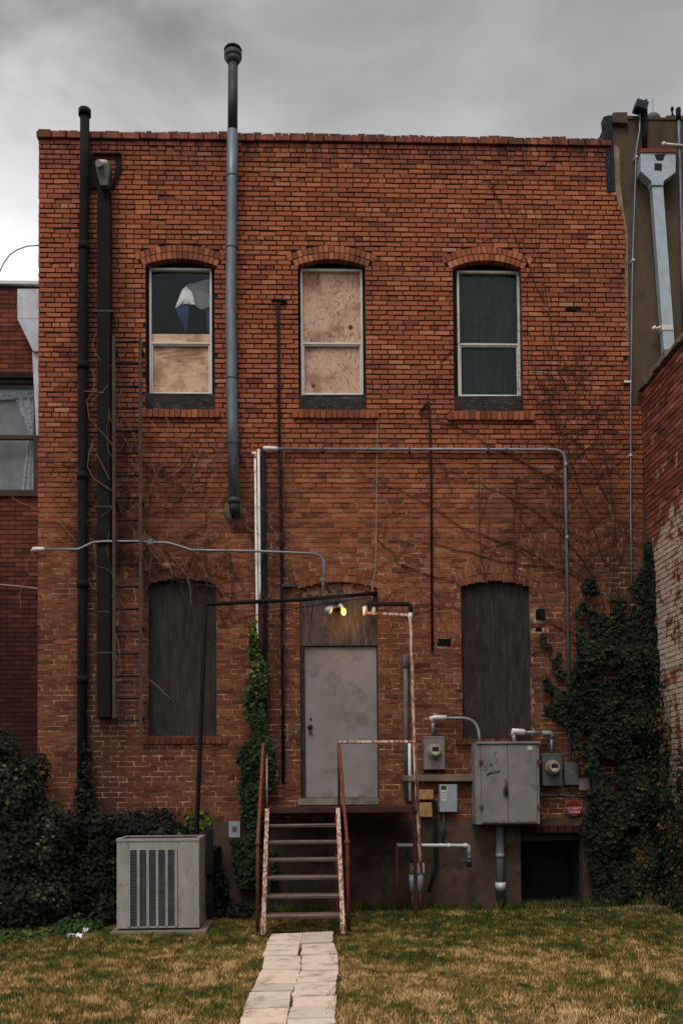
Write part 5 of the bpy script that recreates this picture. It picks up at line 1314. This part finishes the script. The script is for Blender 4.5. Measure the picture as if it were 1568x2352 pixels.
# ivy stems climbing
def wander(mb, p0, ang, L, y, r0, steps=None, curl=.35, drift=0.0, branch=.0, depth=0, collect=None):
    st_ = .07; n = max(3, int(L / st_)); pts = []; x, z = p0; a = ang
    for i in range(n):
        pts.append(Vector((x, y - .01 * math.sin(i * .7), z))); a += random.gauss(0, curl * .4) + drift * st_
        x += math.cos(a) * st_; z += math.sin(a) * st_
        if branch and depth < 3 and random.random() < branch: wander(mb, (x, z), a + random.choice((-1, 1)) * random.uniform(.3, .9), L * random.uniform(.25, .6), y, r0 * .65, curl=curl, drift=drift, branch=branch * .7, depth=depth + 1)
    mb.tube(pts, [max(.0018, r0 * (1 - .75 * i / n)) for i in range(len(pts))], 4)
mb = MB()
for u, v, a in ((1350, 1360, 95), (1400, 1400, 80), (1330, 1500, 120), (1420, 1380, 85), (1390, 1420, 100)): p = P(u, v); wander(mb, (p.x, p.z), R(a), 1.2, -.02, .008, branch=.12)
mb.build('stems', M_twigdark, ivy)

# climbing plant on the pipes by the door
v1 = thing('climbing_vine', 'bright green leafy vine climbing the pipes left of the door', 'vine', (X(590, 2000), -.15, 0))
pl_ = []
for (poly, n) in (([(575, 1470), (584, 1430), (592, 1420), (600, 1450), (606, 1480), (612, 1540), (612, 1640), (604, 1700), (572, 1690), (565, 1600), (570, 1520)], 2000),
                  ([(548, 1730), (565, 1690), (606, 1690), (628, 1740), (624, 1800), (612, 1830), (606, 1900), (600, 1960), (562, 1950), (562, 1850)], 3300),
                  ([(528, 1930), (552, 1925), (600, 1940), (640, 1960), (645, 2010), (610, 2060), (556, 2040), (545, 1990)], 2000)):
    x, y, z = wall_region(poly, n, .02, .16); pl_.append(np.stack([x, y - .1 * value_noise(x, z, 6, 41), z], 1))
A1 = np.concatenate(pl_)
hgt_f = np.clip((A1[:, 2] - Z(1800)) / (Z(1440) - Z(1800)), 0, 1)
rn = np.clip(rng.beta(2, 3, len(A1)) * (.55 + .6 * hgt_f) + .1 * hgt_f, 0, 1)
leaves('foliage', A1, np.tile([0, -1, .3], (len(A1), 1)), (.04, .072), M_ivyb, v1, rn)
mb = MB()
for u in (588, 594, 600): p = P(u, 2080); mb.tube([Vector((p.x + random.uniform(-.05, .05), -.08, 0))] + [P(u + random.uniform(-6, 6), v, -.07) for v in (1950, 1850, 1750, 1650, 1550, 1470)], .009, 5)
mb.build('stems', M_twigdark, v1)

# shrubs at left
def bush(name, blobs, n, mat, label, cat='shrub', sz=(.035, .065), rbias=-.08, foot=None):
    cx_ = sum(b2[0] for b2 in blobs) / len(blobs); cy_ = sum(b2[1] for b2 in blobs) / len(blobs)
    t = thing(name, label, cat, (cx_, cy_, 0))
    vol = np.array([b2[3] * b2[4] * b2[5] for b2 in blobs]); cnt = (n * vol / vol.sum()).astype(int)
    Pn, Nn, Rn = [], [], []
    for (bx_, by_, bz_, rx, ry, rz), c_ in zip(blobs, cnt):
        d = rng.normal(0, 1, (c_, 3)); d /= np.linalg.norm(d, axis=1, keepdims=True)
        rr2 = rng.uniform(.35, 1, c_)[:, None] ** .5 * (1 + .3 * (value_noise(d[:, 0] * 3 + bx_ + 20, d[:, 2] * 3 + bz_ + 20, 2.0, 51) - .5))[:, None]
        q = d * rr2 * np.array([rx, ry, rz]) + np.array([bx_, by_, bz_])
        k = (q[:, 2] > .0) & ((q[:, 1] < -.03) | (q[:, 0] < XL0 - .05)); Pn.append(q[k]); Nn.append((d + np.array([0, -.2, .3]))[k]); Rn.append((rng.beta(2, 2.2, c_) + rbias + .7 * (value_noise(q[:, 0] * 3 + 30, q[:, 2] * 3 + 30, 1.6, 55) - .5))[k])
    leaves('foliage', np.concatenate(Pn), np.concatenate(Nn), sz, mat, t, np.clip(np.concatenate(Rn), 0, 1))
    mb = MB()
    for b2 in blobs:
        for k in range(3):
            tip = Vector((b2[0] + random.uniform(-.6, .6) * b2[3], b2[1], max(.03, b2[2] + b2[5] * random.uniform(0, .6))))
            base_ = Vector((tip.x + random.uniform(-.05, .05), tip.y, -.02)); mid = base_.lerp(tip, .5) + Vector((random.uniform(-.04, .04), 0, 0)); mb.tube([base_, mid, tip], [.012, .009, .004], 5)
    mb.build('stem', M_bark, t)
def B(u, v, y, ru, rv, ry):      # blob from picture coordinates at depth y
    p = P(u, v, y); s = (y + 13.3) / FPX; return (p.x, p.y, p.z, ru * s, ry, rv * s)
bush('shrub', [B(-10, 1800, -.7, 75, 120, .5), B(45, 1850, -.7, 60, 110, .5), B(20, 1980, -.9, 120, 130, .6), B(110, 1950, -.7, 80, 110, .45), B(40, 2080, -1.2, 110, 80, .5), B(130, 2060, -.8, 90, 90, .45), B(90, 1765, -.3, 26, 40, .2)], 30000, M_shrub, 'big dark overgrown shrub at the far left against the wall')
bush('shrub', [B(195, 1850, -.2, 26, 80, .12), B(225, 1950, -.35, 60, 85, .3), B(215, 2050, -.6, 75, 90, .4), B(290, 1885, -.15, 60, 22, .12), B(350, 1872, -.12, 60, 20, .1), B(330, 1908, -.3, 110, 30, .3), B(200, 1755, -.12, 10, 70, .08)], 11000, M_shrub, 'dark creeping shrub behind and left of the air conditioner', rbias=-.12)
bush('weeds', [B(165, 2132, -2.0, 50, 16, .25), B(150, 2118, -2.0, 14, 14, .1), B(178, 2112, -2.0, 20, 12, .1), B(200, 2125, -2.0, 44, 10, .2), B(120, 2148, -2.2, 40, 9, .2), B(90, 2140, -2.1, 26, 7, .2), B(232, 2135, -2.1, 24, 8, .1)], 800, M_weed, 'low green weeds beside the white litter at left', 'plant', (.03, .06))
bush('weeds', [B(15, 2170, -2.4, 60, 34, .35), B(70, 2160, -2.2, 40, 22, .3)], 1500, M_weed, 'green weeds at the lower left frame edge', 'plant', (.03, .06), -.15)
bush('weeds', [B(455, 1885, -.5, 34, 28, .2), B(430, 1903, -.6, 20, 14, .12)], 120, M_ivyb, 'yellow-green sprigs poking up behind the air conditioner', 'plant', (.05, .085), .1)
bush('weeds', [B(530, 2100, -.6, 50, 34, .3), B(500, 2040, -.6, 26, 60, .25), B(590, 2110, -.5, 60, 26, .3)], 1700, M_shrub, 'dark weeds between the air conditioner and the stairs', 'plant', (.04, .08), -.15)
bush('weeds', [B(225, 2115, -1.6, 30, 24, .2), B(250, 2100, -1.3, 30, 40, .3)], 700, M_shrub, 'dark weeds at the left side of the air conditioner pad', 'plant', (.04, .07), -.1)

# litter
def litter(u, v, s_, label):
    p = G(u, v, .05); mb = MB(); n = 9
    for i in range(n + 1):
        for k in range(5): mb.v.append((p.x + (i / n - .5) * s_ * 1.6, p.y + (k / 4 - .5) * s_, p.z + random.uniform(-.02, .035)))
    for i in range(n):
        for k in range(4): a = i * 5 + k; mb.face((a, a + 5, a + 6, a + 1))
    tag(mb.build('litter', M_plastic), label, 'litter')
litter(172, 2151, .10, 'crumpled white plastic on the grass at lower left'); litter(197, 2138, .035, 'tiny white scrap in the weeds behind the crumpled plastic')

# ================================================================ BARE VINES
def c4(zx, zy): return (zx * .34066, 646.1 + zy * .34066)
def c7(zx, zy): return (zx * .34066, 1163 + zy * .34066)
tv = thing('dry_vine', 'tangle of dry pale vine stems over the ladder and left wall', 'vine', (X(350, 1400), -.2, Z(1700)))
mb = MB()
tr4 = [[(655, 340), (630, 380), (622, 440), (650, 490), (680, 535)], [(615, 590), (638, 640), (628, 740), (585, 805), (600, 920), (640, 970), (690, 1020), (740, 1080), (775, 1135)],
       [(790, 780), (820, 880), (860, 960), (900, 1030), (925, 1115), (955, 1180)], [(915, 780), (900, 830), (830, 930), (780, 1000)], [(1050, 810), (1100, 880), (1130, 950), (1150, 1040), (1120, 1110), (1095, 1220), (1040, 1330), (1000, 1420), (990, 1520)],
       [(1010, 930), (1060, 1000), (1140, 1030)], [(1150, 1010), (1200, 980)], [(525, 1300), (490, 1360), (452, 1430)], [(630, 1080), (600, 1160), (590, 1250), (630, 1330), (720, 1390), (800, 1440)],
       [(855, 1040), (830, 1100), (800, 1150)], [(1380, 1090), (1460, 1130), (1490, 1190)], [(1540, 1360), (1500, 1440), (1460, 1530), (1440, 1600)], [(75, 1450), (130, 1490), (250, 1530), (330, 1600)],
       [(790, 1490), (830, 1540), (880, 1560), (940, 1550)], [(1300, 1010), (1310, 1150), (1350, 1240)], [(520, 700), (560, 740), (700, 750)], [(650, 1160), (700, 1260), (740, 1340)], [(1420, 1200), (1330, 1310), (1240, 1450), (1230, 1520)], [(1100, 860), (1160, 1000), (1210, 1040), (1300, 1090)]]
for s_ in tr4: mb.tube(pl([c4(*q) for q in s_], -.10 - random.uniform(0, .1)), random.uniform(.0035, .006), 5)
tr7 = [[(600, 190), (630, 250), (650, 330), (640, 400), (720, 420), (770, 470), (778, 520)], [(620, 240), (690, 270), (740, 310)], [(595, 490), (620, 545), (690, 580), (760, 610), (830, 660), (862, 730), (880, 795), (935, 802)],
       [(970, 170), (1020, 230), (1060, 310), (1120, 370), (1165, 450)], [(975, 180), (990, 250), (1060, 350), (1110, 420)], [(980, 190), (1060, 240), (1150, 320), (1210, 400), (1265, 480), (1330, 495)], [(1460, 10), (1410, 120), (1370, 230), (1310, 300), (1270, 350), (1240, 420), (1205, 465)],
       [(210, 300), (250, 370)], [(220, 310), (180, 370), (180, 430), (210, 465), (165, 510), (130, 600), (145, 690)], [(400, 290), (415, 370), (425, 410), (320, 485)], [(465, 300), (510, 360), (528, 405)], [(250, 20), (400, 110), (460, 170), (510, 230)],
       [(790, 555), (820, 590), (855, 615)], [(775, 850), (800, 930), (810, 1040), (812, 1120)], [(1010, 1170), (1070, 1220), (1150, 1300)], [(1540, 260), (1535, 360), (1545, 500), (1553, 600), (1550, 640)], [(740, 10), (710, 70), (680, 105)], [(800, 0), (830, 60), (890, 10)],
       [(905, 0), (935, 80), (930, 200)], [(960, 330), (985, 390)], [(865, 120), (910, 180), (920, 250)], [(655, 715), (700, 708), (740, 715)], [(1265, 480), (1280, 560), (1290, 660)], [(1000, 250), (1080, 300), (1140, 380), (1160, 460)]]
for s_ in tr7: mb.tube(pl([c7(*q) for q in s_], -.08 - random.uniform(0, .14)), random.uniform(.003, .0055), 5)
random.seed(11)
for i in range(34):
    u, v = random.uniform(330, 560), random.uniform(960, 1300); p = P(u, v); wander(mb, (p.x, p.z), R(random.uniform(-130, -50)), random.uniform(.5, 1.3), -.05 - random.uniform(0, .06), random.uniform(.003, .005), curl=.7, branch=.05)
for i in range(16):
    u, v = random.uniform(250, 330), random.uniform(800, 1350); p = P(u, v); wander(mb, (p.x, p.z), R(random.uniform(-110, -70)), random.uniform(.5, 1.2), -.12, .004, curl=.7, branch=.05)
for i in range(18):
    u, v = random.uniform(560, 690), random.uniform(980, 1300); p = P(u, v); wander(mb, (p.x, p.z), R(random.uniform(-110, -70)), random.uniform(.6, 1.6), -.06, .0035, curl=.6, branch=.03)
mb.build('pale_stems', M_twig, tv)
mb = MB()
for i in range(76):
    u, v = random.choice((random.uniform(255, 330), random.uniform(330, 570))), random.uniform(960, 1330); p = P(u, v); wander(mb, (p.x, p.z), R(random.uniform(-180, 0)), random.uniform(.5, 1.4), -.03, random.uniform(.006, .011), curl=.6, branch=.10)
for i in range(7):
    p = P(random.uniform(640, 655), random.uniform(1000, 1500)); wander(mb, (p.x, p.z), R(-90), 1.5, -.06, .008, curl=.22, branch=.0)
mb.v = [(max(q[0], XL0 + .02), q[1], q[2]) for q in mb.v]
mb.build('dark_stems', M_twigdark, tv)
tv = thing('creeping_vine', 'fine dark leafless creeper spreading over the right half of the wall', 'vine', (X(1250, 1400), -.02, Z(1500)))
mb = MB()
random.seed(5)
big = [[(1370, 1330), (1310, 1250), (1240, 1180), (1100, 1110), (960, 1050)], [(1390, 1300), (1330, 1120), (1290, 1000), (1240, 880), (1200, 760)], [(1420, 1280), (1400, 1100), (1370, 960), (1330, 880), (1290, 820)],
       [(1330, 1330), (1200, 1260), (1060, 1210), (930, 1130), (850, 1100)], [(1300, 1310), (1150, 1290), (1000, 1250), (880, 1240)], [(1290, 1110), (1180, 1050), (1050, 980), (960, 950)], [(1250, 700), (1220, 620), (1190, 560), (1150, 470), (1130, 420)],
       [(1010, 830), (1120, 720), (1180, 640)], [(1305, 1420), (1290, 1300), (1280, 1100), (1300, 960), (1420, 930), (1440, 1000)], [(1110, 1330), (1100, 1200), (1100, 1060)], [(1180, 1320), (1180, 1200), (1190, 1090)], [(930, 1420), (1000, 1395), (1060, 1400)], [(870, 1240), (920, 1300), (1050, 1340)],
       [(1300, 900), (1270, 780), (1250, 650), (1230, 560)], [(1310, 1000), (1360, 1060), (1400, 1180)], [(1060, 1440), (1150, 1470), (1220, 1500)], [(1060, 1500), (1150, 1510)]]
for s_ in big:
    pts = pl(s_, -.012); sm_ = []
    for a, b2 in zip(pts, pts[1:]):
        for k in range(6): sm_.append(a.lerp(b2, k / 6) + Vector((random.gauss(0, .012), 0, random.gauss(0, .012))))
    sm_.append(pts[-1]); mb.tube(sm_, [.007 * (1 - .5 * i / len(sm_)) for i in range(len(sm_))], 4)
    for q in sm_[::3]:
        a = random.uniform(0, 360); wander(mb, (q.x, q.z), R(a), random.uniform(.3, 1.0), -.012, .0045, curl=.5, branch=.14)
for i in range(120):
    u = random.triangular(1150, 1450, 1350); v = random.uniform(850, 1350); p = P(u, v); wander(mb, (p.x, p.z), R(random.uniform(40, 150)), random.uniform(.4, 1.1), -.012, .0035, curl=.5, branch=.1)
mb.v = [(min(q[0], XW - .02), q[1], q[2]) for q in mb.v]
mb.build('dark_stems', M_twigdark, tv)
# twig reaching over the left building
tag(MB().tube(pl([(-8, 640), (8, 605), (22, 585), (38, 574), (62, 565), (88, 563)], .3), .008, 5).build('loose_wire', M_galvdark), 'thin loose wire curving across the sky left of the roof corner', 'wire')
tag(MB().tube(pl([(-10, 1342), (40, 1346), (86, 1352)], YL - .05), .01, 5).build('service_cable', M_cable), 'faint cable along the dark left building', 'cable')
sc.cycles.max_bounces = 6
